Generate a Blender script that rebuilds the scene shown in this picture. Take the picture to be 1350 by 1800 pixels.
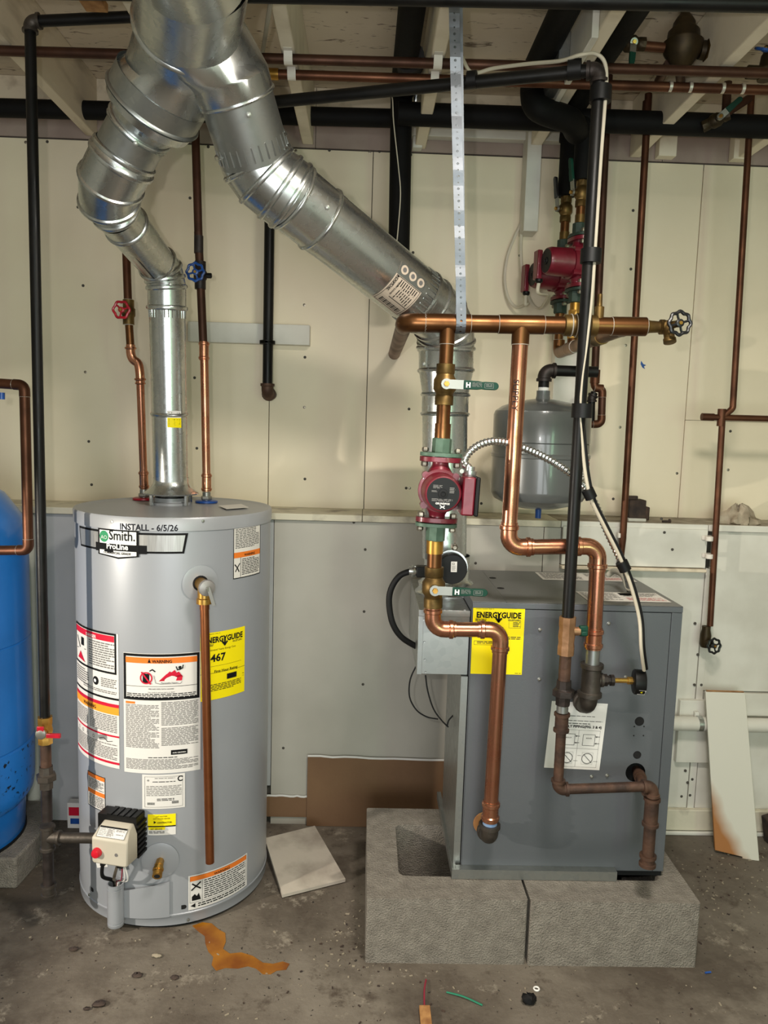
import bpy, math, random
from mathutils import Vector, Matrix
random.seed(7)
PI = math.pi
# ---------------------------------------------------------------- scene, camera
for o in list(bpy.data.objects): bpy.data.objects.remove(o)
S = bpy.context.scene
C = S.collection
S.view_settings.view_transform = 'Standard'
S.view_settings.look = 'None'
S.view_settings.gamma = 1
S.view_settings.use_curve_mapping = False
S.view_settings.exposure = 0.0
# calibrated pinhole camera: 1350x1800 frame, focal length 1350 px, eye height 1.40 m
FPX = 1350.0
DV = Vector((-0.02206808, -0.11548961, 0.99306352))     # room depth axis in camera coordinates
ND = Vector((-0.0299403, 0.99293623, 0.11480947))       # straight down in camera coordinates
RT = Vector((0.99930805, 0.02719899, 0.02536999))       # room right in camera coordinates
EYE = Vector((0, 0, 1.40))
RM = Matrix((RT, DV, -ND))                              # camera -> room
def ray(u, v): return RM @ Vector(((u - 675) / FPX, (v - 900) / FPX, 1))
def P(u, v, y):
    r = ray(u, v); return EYE + r * (y / r.y)
def Z(u, v, z):
    r = ray(u, v); return EYE + r * ((z - EYE.z) / r.z)
cam = bpy.data.cameras.new('camera'); cam.sensor_fit = 'VERTICAL'; cam.sensor_height = 24; cam.lens = FPX / 1800 * 24
cam.clip_start = 0.02
co = bpy.data.objects.new('camera', cam); C.objects.link(co)
cx, cy, cz = RM @ Vector((1, 0, 0)), RM @ Vector((0, -1, 0)), RM @ Vector((0, 0, -1))
co.matrix_world = Matrix(((cx.x, cy.x, cz.x, 0), (cx.y, cy.y, cz.y, 0), (cx.z, cy.z, cz.z, 1.40), (0, 0, 0, 1)))
S.camera = co
# ---------------------------------------------------------------- light
W = bpy.data.worlds.new('world'); S.world = W; W.use_nodes = True
bg = W.node_tree.nodes['Background']; bg.inputs[0].default_value = (0.85, 0.93, 1.0, 1); bg.inputs[1].default_value = 0.3
def lamp(name, kind, loc, energy, color, size=0.1, sy=None, aim=None):
    l = bpy.data.lights.new(name, kind); l.energy = energy; l.color = color
    if kind == 'AREA':
        l.size = size
        if sy: l.shape = 'RECTANGLE'; l.size_y = sy
    else: l.shadow_soft_size = size
    o = bpy.data.objects.new(name, l); C.objects.link(o); o.location = loc
    if aim: o.rotation_euler = (Vector(aim) - Vector(loc)).to_track_quat('-Z', 'Y').to_euler()
    return o
wl_ = lamp('work_lamp', 'SPOT', (-1.80, 0.95, 1.00), 118, (1.0, 0.92, 0.80), 0.02, aim=(0.0, 2.05, 0.50))       # hooded work light standing left of the heater
wl_.data.spot_size = math.radians(56); wl_.data.spot_blend = .35
lamp('phone_flash', 'POINT', (-0.09, 0.03, 1.45), 25, (1.0, 0.97, 0.92), 0.012)       # flash beside the lens
lamp('ceiling_lamp', 'AREA', (0.45, 0.95, 2.27), 33, (1.0, 0.93, 0.84), 0.30, aim=(0.45, 0.95, 0))   # flat lamp under the joists
lamp('window_daylight', 'AREA', (0.2, -2.40, 1.0), 58, (0.93, 0.98, 1.0), 1.9, 1.5, (0.2, 2, 1.1))
lamp('door_glass_daylight', 'AREA', (1.62, -2.40, 1.35), 8, (0.55, 1.0, 0.60), 0.10, 1.3, (1.62, 2, 1.3))
lamp('door_glass_daylight', 'AREA', (1.86, -2.40, 1.35), 8, (0.55, 1.0, 0.60), 0.10, 1.3, (1.86, 2, 1.3))

# ---------------------------------------------------------------- materials
def lin(c):
    if isinstance(c, str): c = tuple(int(c[i:i + 2], 16) for i in (0, 2, 4))
    return tuple(((x / 255) / 12.92 if x / 255 <= .04045 else ((x / 255 + .055) / 1.055) ** 2.4) for x in c) + (1,)
MATS = {}
def mat(name, c1, c2=None, scale=6, rough=.5, metal=0, bump=0, bscale=60, contrast=(.35, .65), stretch=(1, 1, 1), rough2=None, emit=0, coat=0, voro=False, detail=5):
    m = bpy.data.materials.new(name); m.use_nodes = True; MATS[name] = m
    nt = m.node_tree; N = nt.nodes; L = nt.links; b = N['Principled BSDF']
    b.inputs['Base Color'].default_value = lin(c1); b.inputs['Roughness'].default_value = rough; b.inputs['Metallic'].default_value = metal
    if coat: b.inputs['Coat Weight'].default_value = coat; b.inputs['Coat Roughness'].default_value = .08
    if c2 or bump or rough2 is not None:
        tc = N.new('ShaderNodeTexCoord'); mp = N.new('ShaderNodeMapping'); mp.inputs['Scale'].default_value = stretch
        L.new(tc.outputs['Object'], mp.inputs[0])
    if c2 or rough2 is not None:
        if voro:
            n = N.new('ShaderNodeTexVoronoi'); n.inputs['Scale'].default_value = scale; out = n.outputs['Color']
        else:
            n = N.new('ShaderNodeTexNoise'); n.inputs['Scale'].default_value = scale; n.inputs['Detail'].default_value = detail; out = n.outputs['Fac']
        L.new(mp.outputs[0], n.inputs['Vector'])
        r = N.new('ShaderNodeMapRange'); r.inputs[1].default_value = contrast[0]; r.inputs[2].default_value = contrast[1]; L.new(out, r.inputs[0])
        if c2:
            mx = N.new('ShaderNodeMix'); mx.data_type = 'RGBA'; mx.inputs[6].default_value = lin(c1); mx.inputs[7].default_value = lin(c2)
            L.new(r.outputs[0], mx.inputs[0]); L.new(mx.outputs[2], b.inputs['Base Color'])
        if rough2 is not None:
            rr = N.new('ShaderNodeMapRange'); rr.inputs[3].default_value = rough; rr.inputs[4].default_value = rough2
            L.new(r.outputs[0], rr.inputs[0]); L.new(rr.outputs[0], b.inputs['Roughness'])
    if bump:
        nb = N.new('ShaderNodeTexNoise'); nb.inputs['Scale'].default_value = bscale; nb.inputs['Detail'].default_value = 3; L.new(mp.outputs[0], nb.inputs['Vector'])
        bn = N.new('ShaderNodeBump'); bn.inputs['Strength'].default_value = bump; bn.inputs['Distance'].default_value = .01
        L.new(nb.outputs['Fac'], bn.inputs['Height']); L.new(bn.outputs[0], b.inputs['Normal'])
    return m
mat('wall_cream', 'e8ddc3', 'e2d6ba', 3, .6, bump=.03, bscale=40)
mat('wall_grey', 'b4b0a5', 'aaa69b', 4, .55, bump=.03, bscale=40)
mat('wall_left_grey', 'b4b5b6', 'a9abac', 4, .6)
mat('white_board', 'd8d6cb', 'c9c6ba', 7, .5, bump=.04, bscale=30)
mat('ledge_dusty', 'd2ccb6', '9b9384', 14, .75, bump=.1, bscale=60, contrast=(.5, .75))
mat('shelf_dusty', 'b3aa98', '857b6b', 18, .85, bump=.1, bscale=60)
mat('seam_dark', '4a4640', rough=.9)
mat('joist_white', 'e6dcc6', 'cbbfa8', 9, .7, bump=.1, bscale=25, contrast=(.5, .8))
mat('joist_worn', 'd8cbb3', '9c8d77', 8, .75, bump=.1, bscale=25, contrast=(.52, .8), stretch=(2, .5, 2))
mat('rim_pink', 'a8988c', '95847a', 6, .8)
mat('raw_wood', 'b98a54', '8d5f35', 12, .7, stretch=(3, 3, .6))
mat('brown_hardboard', '7a5c40', '6f5238', 5, .7, bump=.05, bscale=90)
mat('galvanized', 'd2d5d4', 'c6cac9', 70, .23, .97, voro=True, contrast=(0, 1), rough2=.31)
mat('galvanized_dull', 'adafac', '9c9f9d', 60, .33, .92, voro=True, contrast=(0, 1), rough2=.42)
mat('galvanized_seam', '4c4e4e', rough=.5, metal=.7)
mat('strap_steel', '70747a', '61656a', 20, .42, .75)
mat('chrome', '96968f', rough=.36, metal=.8)
mat('bolt_steel', 'a49c8e', '6e675c', 40, .4, .85)
mat('copper_bright', 'c28a6e', '9c5f47', 14, .20, .95, contrast=(.4, .75), rough2=.34)
mat('copper_fitting', 'cb9274', 'a9694e', 25, .2, .95, contrast=(.4, .7), rough2=.35)
mat('copper_aged', '7d5534', '57371f', 12, .30, .9, contrast=(.35, .7), rough2=.42)
mat('copper_dark', '6b4531', '472c1f', 10, .42, .8, contrast=(.35, .7), rough2=.55)
mat('copper_brown', '573a2c', '3c271d', 10, .45, .7, contrast=(.35, .7), rough2=.6)
mat('bronze_cock', 'a67f60', '82603f', 24, .45, .7, bump=.08)
mat('copper_mid', 'a96b45', '8a5030', 14, .28, .92, rough2=.4)
mat('tape_blue', '5f86b8', '8fa6c4', 40, .5)
mat('solder', 'cfc9bd', rough=.4, metal=.6)
mat('brass', 'd0a558', 'a67a34', 18, .26, .9, rough2=.4)
mat('brass_aged', '7c6237', '4d3c20', 25, .42, .8, rough2=.55)
mat('bronze_dark', '43361f', '2c2315', 20, .5, .6)
mat('black_pipe', '0e0e0e', '161412', 14, .36, .1, rough2=.5, bump=.03)
mat('iron_fitting', '575049', '3f3a35', 22, .5, .7, bump=.1, bscale=90)
mat('iron_rusty', '5c4335', '3a2c26', 20, .6, .5, bump=.15, bscale=80)
mat('iron_dark', '3b3330', '241f1d', 30, .5, .5, bump=.1)
mat('pipe_insulation', '070707', '0c0b0a', 12, .7, bump=.05)
mat('insulation_cut', '2c2a29', rough=.8)
mat('heater_grey', '9b9ea3', '95989d', 3, .34, .15, coat=.08, rough2=.38)
mat('heater_lid', 'a2a4a7', '989a9d', 3, .38, .15)
mat('boiler_grey', '5c5f63', '565a5e', 3, .42, .15, bump=.04, bscale=220)
mat('boiler_top_grey', '6a6b69', '606160', 3, .38, .2, bump=.03, bscale=220)
mat('tank_grey', '636665', '5a5d5d', 3, .28, .1, coat=.4)
mat('pump_red', '74182a', '61121f', 18, .36, .1, coat=.2, bump=.06, bscale=70)
mat('flange_green', '5f7a69', '49604f', 22, .5, .2, bump=.1, bscale=80)
mat('flange_green_dark', '33463c', '27362e', 22, .55, .2, bump=.1, bscale=80)
mat('handle_green', '053a2b', rough=.55)
mat('valve_red', 'b0142a', '8e1020', 30, .35)
mat('valve_blue', '1f52a0', '173e80', 30, .35)
mat('valve_black', '17181a', rough=.35)
mat('tank_blue', '2273c4', '1c66b0', 4, .28, coat=.3)
mat('tank_blue_scuffed', '2273c4', '101a26', 55, .32, contrast=(.60, .66))
mat('black_plastic', '090909', rough=.5)
mat('black_rubber', '0f0f10', rough=.6)
mat('dark_hole', '0b0b0b', rough=.9)
mat('cream_plastic', 'bdb6a6', 'b5ad9c', 5, .5)
mat('knob_red', 'c4182a', rough=.3)
mat('cable_white', 'cfc7b4', 'c2b9a5', 10, .5)
mat('cable_grey', 'a8a496', rough=.5)
mat('tape_black', '0a0a0b', rough=.5)
mat('pvc_white', 'd6d3c8', 'cbc8bc', 6, .4)
mat('label_white', 'd8d5d0', rough=.6)
mat('label_paper', 'd8d4cb', rough=.6)
mat('label_tan', 'c7b6a4', rough=.5)
mat('label_silver', 'a9a9a6', '989794', 30, .4, .6, stretch=(12, 12, .2))
mat('label_metal', '8f8c89', rough=.42, metal=.4)
mat('ink_black', '0f0f10', rough=.8)
mat('ink_grey', '6b6866', rough=.6)
mat('ink_soft', '8d8a87', rough=.6)
mat('ink_red', 'c41a34', rough=.5)
mat('ink_orange', 'e0782c', rough=.5)
mat('ink_amber', 'ee9a2e', rough=.5)
mat('ink_green', '2f8a5c', rough=.5)
mat('ink_white', 'eceae6', rough=.5)
mat('ink_yellow_dark', '3d3a10', rough=.5)
mat('label_yellow', 'f0dc10', rough=.45)
mat('marker', '1c1c22', rough=.8)
mat('clip_white', 'd9d3c8', rough=.45)
mat('rag', 'b3a792', '8b7d68', 20, .9, bump=.3, bscale=40)
mat('gypsum', 'b9b0a2', '8c8276', 9, .85, bump=.1, bscale=50, contrast=(.45, .75))
mat('stain_orange', 'a8701f', '7a4310', 9, .28, contrast=(.4, .65))
mat('debris_dark', '2a2220', '4a3a30', 30, .85)
mat('debris_pale', '968b78', rough=.85)
mat('wire_red', '8c2a3c', rough=.45)
mat('wire_green', '1f7a5c', rough=.45)
mat('paper_white', 'd9d7d2', rough=.7)
mat('clear_glass', 'b9c6c8', rough=.05)

for k_ in ('ink_black', 'ink_white', 'ink_orange', 'ink_red', 'ink_amber', 'ink_green', 'label_white', 'label_yellow', 'marker'): MATS[k_].node_tree.nodes['Principled BSDF'].inputs['Specular IOR Level'].default_value = .2
for k_, q_ in (('black_plastic', .3), ('black_rubber', .3), ('tape_black', .3), ('handle_green', .3), ('black_pipe', .25), ('pipe_insulation', .2)): MATS[k_].node_tree.nodes['Principled BSDF'].inputs['Specular IOR Level'].default_value = q_
def concrete_floor():
    m = mat('concrete_floor', '6f675b'); nt = m.node_tree; N = nt.nodes; L = nt.links; b = N['Principled BSDF']; b.inputs['Roughness'].default_value = .72
    tc = N.new('ShaderNodeTexCoord')
    def noise(s, d=6, r=.6):
        n = N.new('ShaderNodeTexNoise'); n.inputs['Scale'].default_value = s; n.inputs['Detail'].default_value = d; n.inputs['Roughness'].default_value = r
        L.new(tc.outputs['Object'], n.inputs['Vector']); return n.outputs['Fac']
    def ramp(f, a, z):
        r = N.new('ShaderNodeMapRange'); r.inputs[1].default_value = a; r.inputs[2].default_value = z; L.new(f, r.inputs[0]); return r.outputs[0]
    def mix(f, a, c):
        x = N.new('ShaderNodeMix'); x.data_type = 'RGBA'; L.new(f, x.inputs[0])
        if isinstance(a, str): x.inputs[6].default_value = lin(a)
        else: L.new(a, x.inputs[6])
        x.inputs[7].default_value = lin(c); return x.outputs[2]
    c = mix(ramp(noise(3.2), .35, .65), '7a7266', '60574c')
    c = mix(ramp(noise(1.7, 6, .7), .47, .62), c, '50473d')
    c = mix(ramp(noise(9, 8, .75), .54, .66), c, '4d4339')
    c = mix(ramp(noise(6.3, 8, .78), .58, .68), c, '9a9182')
    c = mix(ramp(noise(70, 2), .68, .71), c, '2a241f')
    c = mix(ramp(noise(130, 2), .74, .78), c, 'b5a992')
    L.new(c, b.inputs['Base Color'])
    bn = N.new('ShaderNodeBump'); bn.inputs['Strength'].default_value = .25; bn.inputs['Distance'].default_value = .01
    L.new(noise(60, 6), bn.inputs['Height']); L.new(bn.outputs[0], b.inputs['Normal'])
concrete_floor()
def concrete_block_mat():
    m = mat('block_concrete', '938c81', '7d766c', 35, .9, contrast=(.3, .7)); nt = m.node_tree; N = nt.nodes; L = nt.links; b = N['Principled BSDF']
    tc = N.new('ShaderNodeTexCoord'); v = N.new('ShaderNodeTexNoise'); v.inputs['Scale'].default_value = 230; v.inputs['Detail'].default_value = 4
    L.new(tc.outputs['Object'], v.inputs['Vector'])
    bn = N.new('ShaderNodeBump'); bn.inputs['Strength'].default_value = .9; bn.inputs['Distance'].default_value = .012
    L.new(v.outputs['Fac'], bn.inputs['Height']); L.new(bn.outputs[0], b.inputs['Normal'])
concrete_block_mat()
def osb_mat():
    m = mat('osb_painted', 'd6c8b2', 'c9baa3', 5, .85, contrast=(.3, .7)); nt = m.node_tree; N = nt.nodes; L = nt.links; b = N['Principled BSDF']
    src = b.inputs['Base Color'].links[0].from_socket
    tc = N.new('ShaderNodeTexCoord'); mp = N.new('ShaderNodeMapping'); mp.inputs['Scale'].default_value = (14, 42, 1); L.new(tc.outputs['Object'], mp.inputs[0])
    n = N.new('ShaderNodeTexNoise'); n.inputs['Scale'].default_value = 1; n.inputs['Detail'].default_value = 3; n.inputs['Distortion'].default_value = 1.5; L.new(mp.outputs[0], n.inputs['Vector'])
    r = N.new('ShaderNodeMapRange'); r.inputs[1].default_value = .61; r.inputs[2].default_value = .70; L.new(n.outputs['Fac'], r.inputs[0])
    x = N.new('ShaderNodeMix'); x.data_type = 'RGBA'; L.new(r.outputs[0], x.inputs[0]); L.new(src, x.inputs[6]); x.inputs[7].default_value = lin('7d6e5e'); L.new(x.outputs[2], b.inputs['Base Color'])
osb_mat()
def board_rust():
    m = mat('board_rusty', 'd5d2c4', rough=.6); nt = m.node_tree; N = nt.nodes; L = nt.links; b = N['Principled BSDF']
    tc = N.new('ShaderNodeTexCoord'); sp = N.new('ShaderNodeSeparateXYZ'); L.new(tc.outputs['Object'], sp.inputs[0])
    # bare rust-brown wood worn free of paint in the lower left corner of the board: a mark of the board itself
    n = N.new('ShaderNodeTexNoise'); n.inputs['Scale'].default_value = 9; L.new(tc.outputs['Object'], n.inputs['Vector'])
    a = N.new('ShaderNodeMath'); a.operation = 'MULTIPLY_ADD'; a.inputs[1].default_value = 1.9; L.new(sp.outputs['X'], a.inputs[0]); L.new(sp.outputs['Z'], a.inputs[2])
    s = N.new('ShaderNodeMath'); s.operation = 'MULTIPLY_ADD'; s.inputs[1].default_value = .12; L.new(n.outputs['Fac'], s.inputs[0]); L.new(a.outputs[0], s.inputs[2])
    r = N.new('ShaderNodeMapRange'); r.inputs[1].default_value = .16; r.inputs[2].default_value = .26; r.inputs[3].default_value = 1; r.inputs[4].default_value = 0; L.new(s.outputs[0], r.inputs[0])
    x = N.new('ShaderNodeMix'); x.data_type = 'RGBA'; L.new(r.outputs[0], x.inputs[0]); x.inputs[6].default_value = lin('d3d0c2'); x.inputs[7].default_value = lin('a26a35'); L.new(x.outputs[2], b.inputs['Base Color'])
board_rust()

# ---------------------------------------------------------------- mesh builder
def V(*a): return Vector(a)
def perp(d):
    d = d.normalized(); a = V(0, 0, 1) if abs(d.z) < .9 else V(0, 1, 0)
    x = a.cross(d).normalized(); return x, d.cross(x)
class MB:
    def __init__(s, M=None): s.v = []; s.f = []; s.mi = []; s.mats = []; s.M = M
    def add(s, vs, fs, m):
        if m not in s.mats: s.mats.append(m)
        k = s.mats.index(m); b = len(s.v)
        s.v += [(s.M @ Vector(p)) if s.M else Vector(p) for p in vs]
        s.f += [tuple(i + b for i in f) for f in fs]; s.mi += [k] * len(fs)
        return s
    def box(s, c, d, m, ax=None):
        c = Vector(c); X, Y, Zz = ax or (V(1, 0, 0), V(0, 1, 0), V(0, 0, 1)); h = [x / 2 for x in d]
        vs = [c + X * (h[0] * i) + Y * (h[1] * j) + Zz * (h[2] * k) for k in (-1, 1) for j in (-1, 1) for i in (-1, 1)]
        return s.add(vs, [(0, 2, 3, 1), (4, 5, 7, 6), (0, 1, 5, 4), (2, 6, 7, 3), (0, 4, 6, 2), (1, 3, 7, 5)], m)
    def box2(s, a, b, m): return s.box([(a[i] + b[i]) / 2 for i in range(3)], [abs(b[i] - a[i]) for i in range(3)], m)
    def tube(s, pts, r, m, n=14, caps=True, prof=None):
        pts = [Vector(p) for p in pts]; k = len(pts)
        rs = r if isinstance(r, (list, tuple)) else [r] * k
        tg = []
        for i in range(k):
            a = pts[max(0, i - 1)]; b = pts[min(k - 1, i + 1)]; d = b - a
            tg.append(d.normalized() if d.length > 1e-9 else (tg[-1] if tg else V(0, 0, 1)))
        x, _ = perp(tg[0]); vs = []
        for i in range(k):
            x = (x - tg[i] * x.dot(tg[i])).normalized(); y = tg[i].cross(x)
            for j in range(n):
                a = 2 * PI * j / n; q = prof(a) if prof else 1
                vs.append(pts[i] + (x * math.cos(a) + y * math.sin(a)) * (rs[i] * q))
        fs = [(i * n + j, i * n + (j + 1) % n, (i + 1) * n + (j + 1) % n, (i + 1) * n + j) for i in range(k - 1) for j in range(n)]
        if caps: fs += [tuple(range(n - 1, -1, -1)), tuple((k - 1) * n + j for j in range(n))]
        return s.add(vs, fs, m)
    def lathe(s, o, d, prof, m, n=24, caps=True):
        """prof: (distance along d, radius)"""
        o = Vector(o); d = Vector(d).normalized(); x, y = perp(d); vs = []
        for t, r in prof:
            for j in range(n):
                a = 2 * PI * j / n; vs.append(o + d * t + (x * math.cos(a) + y * math.sin(a)) * max(r, 1e-5))
        k = len(prof)
        fs = [(i * n + j, i * n + (j + 1) % n, (i + 1) * n + (j + 1) % n, (i + 1) * n + j) for i in range(k - 1) for j in range(n)]
        if caps: fs += [tuple(range(n - 1, -1, -1)), tuple((k - 1) * n + j for j in range(n))]
        return s.add(vs, fs, m)
    def prism(s, poly, off, m):
        off = Vector(off); n = len(poly); a = [Vector(p) for p in poly]
        return s.add(a + [p + off for p in a], [tuple(range(n - 1, -1, -1)), tuple(range(n, 2 * n))] + [(i, (i + 1) % n, (i + 1) % n + n, i + n) for i in range(n)], m)
    def ring(s, c, d, R, r, m, n=24, k=8, lobes=0, amp=0):
        c = Vector(c); x, y = perp(Vector(d)); pts = []
        for i in range(n):
            a = 2 * PI * i / n; q = R * (1 + amp * math.cos(lobes * a)); pts.append(c + (x * math.cos(a) + y * math.sin(a)) * q)
        vs = []; d = Vector(d).normalized()
        for i, p in enumerate(pts):
            o = (p - c).normalized()
            for j in range(k):
                b = 2 * PI * j / k; vs.append(p + (o * math.cos(b) + d * math.sin(b)) * r)
        return s.add(vs, [(i * k + j, i * k + (j + 1) % k, ((i + 1) % n) * k + (j + 1) % k, ((i + 1) % n) * k + j) for i in range(n) for j in range(k)], m)
    def sphere(s, c, r, m, n=12, k=8, sc=(1, 1, 1)):
        c = Vector(c); vs = []
        for i in range(k + 1):
            t = PI * i / k
            for j in range(n):
                a = 2 * PI * j / n; vs.append(c + V(r * sc[0] * math.sin(t) * math.cos(a), r * sc[1] * math.sin(t) * math.sin(a), r * sc[2] * math.cos(t)))
        return s.add(vs, [(i * n + j, (i + 1) * n + j, (i + 1) * n + (j + 1) % n, i * n + (j + 1) % n) for i in range(k) for j in range(n)], m)
    def build(s, name, parent=None, label=None, bevel=0, ang=42, kind=None, flat=False):
        org = parent.location.copy() if parent and parent.parent is None else V(0, 0, 0)
        if parent and parent.parent is not None: org = parent.parent.location.copy()
        me = bpy.data.meshes.new(name); me.from_pydata([p - org for p in s.v], [], s.f); 
        for q in s.mats: me.materials.append(MATS[q])
        if len(s.mats) > 1: me.polygons.foreach_set('material_index', s.mi)
        if not flat:
            me.shade_smooth(); me.set_sharp_from_angle(angle=math.radians(ang))
        me.update(); me.validate()
        o = bpy.data.objects.new(name, me); C.objects.link(o)
        if parent: o.parent = parent
        if bevel:
            b = o.modifiers.new('bevel', 'BEVEL'); b.width = bevel; b.segments = 2; b.limit_method = 'ANGLE'; b.angle_limit = math.radians(50)
        if label: o['label'] = label
        if kind: o['kind'] = kind
        return o
def tag(o, label, cat, group=None):
    o['label'] = label; o['category'] = cat
    if group: o['group'] = group
    return o
def thing(name, label, cat, loc, group=None):
    o = bpy.data.objects.new(name, None); C.objects.link(o); o.location = Vector(loc); o.empty_display_size = .05
    return tag(o, label, cat, group)
def solid(mb, name, label, cat, group=None, bevel=0, base=None):
    """a thing that is one mesh, its origin at its lowest middle point"""
    lo = min(p.z for p in mb.v); cxx = sum(p.x for p in mb.v) / len(mb.v); cyy = sum(p.y for p in mb.v) / len(mb.v); q = V(cxx, cyy, lo)
    mb.v = [p - q for p in mb.v]; o = mb.build(name, None, bevel=bevel); o.location = q
    return tag(o, label, cat, group)
def struct(mb, name, bevel=0):
    return mb.build(name, None, bevel=bevel, kind='structure')

# ---------------------------------------------------------------- lettering and printed labels
TXT = {}
def text_geo(t, off=0.0):
    k = (t, off)
    if k not in TXT:
        cu = bpy.data.curves.new('t', 'FONT'); cu.body = t; cu.size = 1; cu.resolution_u = 2; cu.offset = off
        try: cu.fill_mode = 'FRONT'
        except Exception: pass
        ob = bpy.data.objects.new('t', cu); me = bpy.data.meshes.new_from_object(ob)
        vs = [v.co.copy() for v in me.vertices]; fs = [tuple(p.vertices) for p in me.polygons]
        bpy.data.objects.remove(ob); bpy.data.curves.remove(cu); bpy.data.meshes.remove(me)
        x0 = min(v.x for v in vs); x1 = max(v.x for v in vs); TXT[k] = ([(v.x - x0, v.y) for v in vs], fs, x1 - x0)
    return TXT[k]
class Decal:
    """flat print: map(x, y, lift) turns label metres (x right, y down from the top left corner) into the surface"""
    def __init__(s, fn, w, h, lift=.0006, curved=False): s.m = MB(); s.fn = fn; s.w = w; s.h = h; s.l = lift; s.c = curved
    def poly(s, pts, mt, lay=0):
        s.m.add([s.fn(x * s.w, y * s.h, s.l + lay * .0006) for x, y in pts], [tuple(range(len(pts)))], mt); return s
    def rect(s, x0, y0, x1, y1, mt, lay=None):
        if lay is None: lay = 0 if x1 - x0 > .97 and y1 - y0 > .97 else 1
        g = .008 / s.w; xs = [x0] + ([k * g for k in range(math.floor(x0 / g) + 1, math.ceil(x1 / g))] if s.c else []) + [x1]
        n = len(xs) - 1; vs = []; fs = []
        for x in xs: vs += [s.fn(x * s.w, y0 * s.h, s.l + lay * .0006), s.fn(x * s.w, y1 * s.h, s.l + lay * .0006)]
        fs = [(2 * i, 2 * i + 1, 2 * i + 3, 2 * i + 2) for i in range(n)]
        s.m.add(vs, fs, mt); return s
    def frame(s, x0, y0, x1, y1, t, mt, lay=1):
        tx = t / s.w; ty = t / s.h
        s.rect(x0, y0, x1, y0 + ty, mt, lay); s.rect(x0, y1 - ty, x1, y1, mt, lay); s.rect(x0, y0, x0 + tx, y1, mt, lay); return s.rect(x1 - tx, y0, x1, y1, mt, lay)
    def text(s, t, x, y, w, mt, off=0, lay=2, hs=None):
        """x,y: baseline start; w: width as a share of the label; hs: letter height factor"""
        vs, fs, tw = text_geo(t, off); k = w * s.w / tw; ky = k * (hs or 1)
        s.m.add([s.fn(x * s.w + a * k, y * s.h - b * ky, s.l + lay * .0006) for a, b in vs], fs, mt); return s
    def lines(s, x0, y0, x1, y1, n, mt='ink_grey', fill=.5, lay=1, seed=1):
        R = random.Random(seed); vs = []; fs = []
        for i in range(n):
            a = y0 + (y1 - y0) * i / n; b = a + (y1 - y0) / n * fill; x = x0; end = x1 - (0 if R.random() < .7 else R.random() * .3) * (x1 - x0)
            while x < end - .004:
                w = min((.012 + R.random() * .022) * .5 / s.w, end - x); q = len(vs)
                vs += [s.fn(xx * s.w, yy * s.h, s.l + lay * .0006) for xx, yy in ((x, a), (x, b), (x + w, b), (x + w, a))]; fs.append((q, q + 1, q + 2, q + 3)); x += w + .0022 / s.w
        if fs: s.m.add(vs, fs, mt)
        return s
    def disc(s, x, y, r, mt, lay=1, n=20, a0=0, a1=2 * PI, hole=0):
        if hole:
            vs = []; 
            for i in range(n + 1):
                a = a0 + (a1 - a0) * i / n
                for q in (r, hole): vs.append(s.fn(x * s.w + q * math.cos(a), y * s.h + q * math.sin(a), s.l + lay * .0006))
            s.m.add(vs, [(2 * i, 2 * i + 2, 2 * i + 3, 2 * i + 1) for i in range(n)], mt)
        else:
            s.m.add([s.fn(x * s.w + r * math.cos(a0 + (a1 - a0) * i / n), y * s.h + r * math.sin(a0 + (a1 - a0) * i / n), s.l + lay * .0006) for i in range(n)], [tuple(range(n))], mt)
        return s
    def stroke(s, pts, t, mt, lay=2):
        q = [V(x * s.w, y * s.h, 0) for x, y in pts]; vs = []; fs = []
        for a, b in zip(q, q[1:]):
            d = (b - a).normalized() * t / 2; p = V(-d.y, d.x, 0); k = len(vs)
            vs += [s.fn(w.x, w.y, s.l + lay * .0006) for w in (a + p - d, b + p + d, b - p + d, a - p - d)]; fs.append((k, k + 1, k + 2, k + 3))
        s.m.add(vs, fs, mt); return s
    def build(s, name, parent, label=None): return s.m.build(name, parent, label, flat=True)
def flat_map(o, X, Y, N):
    o = Vector(o); return lambda x, y, l: o + X * x - Y * y + N * l
def energy_guide(d):
    d.rect(0, 0, 1, 1, 'label_yellow'); d.text('ENERGYGUIDE', .07, .150, .86, 'ink_black', .035, hs=1.2)
    d.stroke([(.50, .10), (.50, .20)], .005, 'ink_black'); d.stroke([(.455, .165), (.50, .205), (.545, .165)], .005, 'ink_black')
    d.lines(.05, .02, .40, .03, 1, 'ink_yellow_dark'); d.lines(.05, .17, .26, .21, 3, 'ink_yellow_dark', seed=3); d.lines(.68, .17, .92, .20, 2, 'ink_yellow_dark', seed=4)
    return d

# ---------------------------------------------------------------- pipes and fittings
def arc(p, d0, d1, b, n=8):
    """points of a bend of radius b (along the tangent length b*tan(angle/2)) at corner p from direction d0 to d1"""
    d0 = d0.normalized(); d1 = d1.normalized(); ang = d0.angle(d1)
    if ang < .02: return [p]
    L = b * math.tan(ang / 2); c = p - d0 * L; nrm = (d1 - d0 * d0.dot(d1)).normalized(); o = c + nrm * b
    return [o - nrm * b * math.cos(ang * i / n) + d0 * b * math.sin(ang * i / n) for i in range(n + 1)], L
def smooth(pts, n=8):
    pts = [Vector(p) for p in pts]; out = []
    for i in range(len(pts) - 1):
        p0 = pts[max(0, i - 1)]; p1 = pts[i]; p2 = pts[i + 1]; p3 = pts[min(len(pts) - 1, i + 2)]
        for k in range(n):
            t = k / n; out.append(.5 * ((2 * p1) + (p2 - p0) * t + (2 * p0 - 5 * p1 + 4 * p2 - p3) * t * t + (3 * p1 - p0 - 3 * p2 + p3) * t ** 3))
    return out + [pts[-1]]
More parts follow.
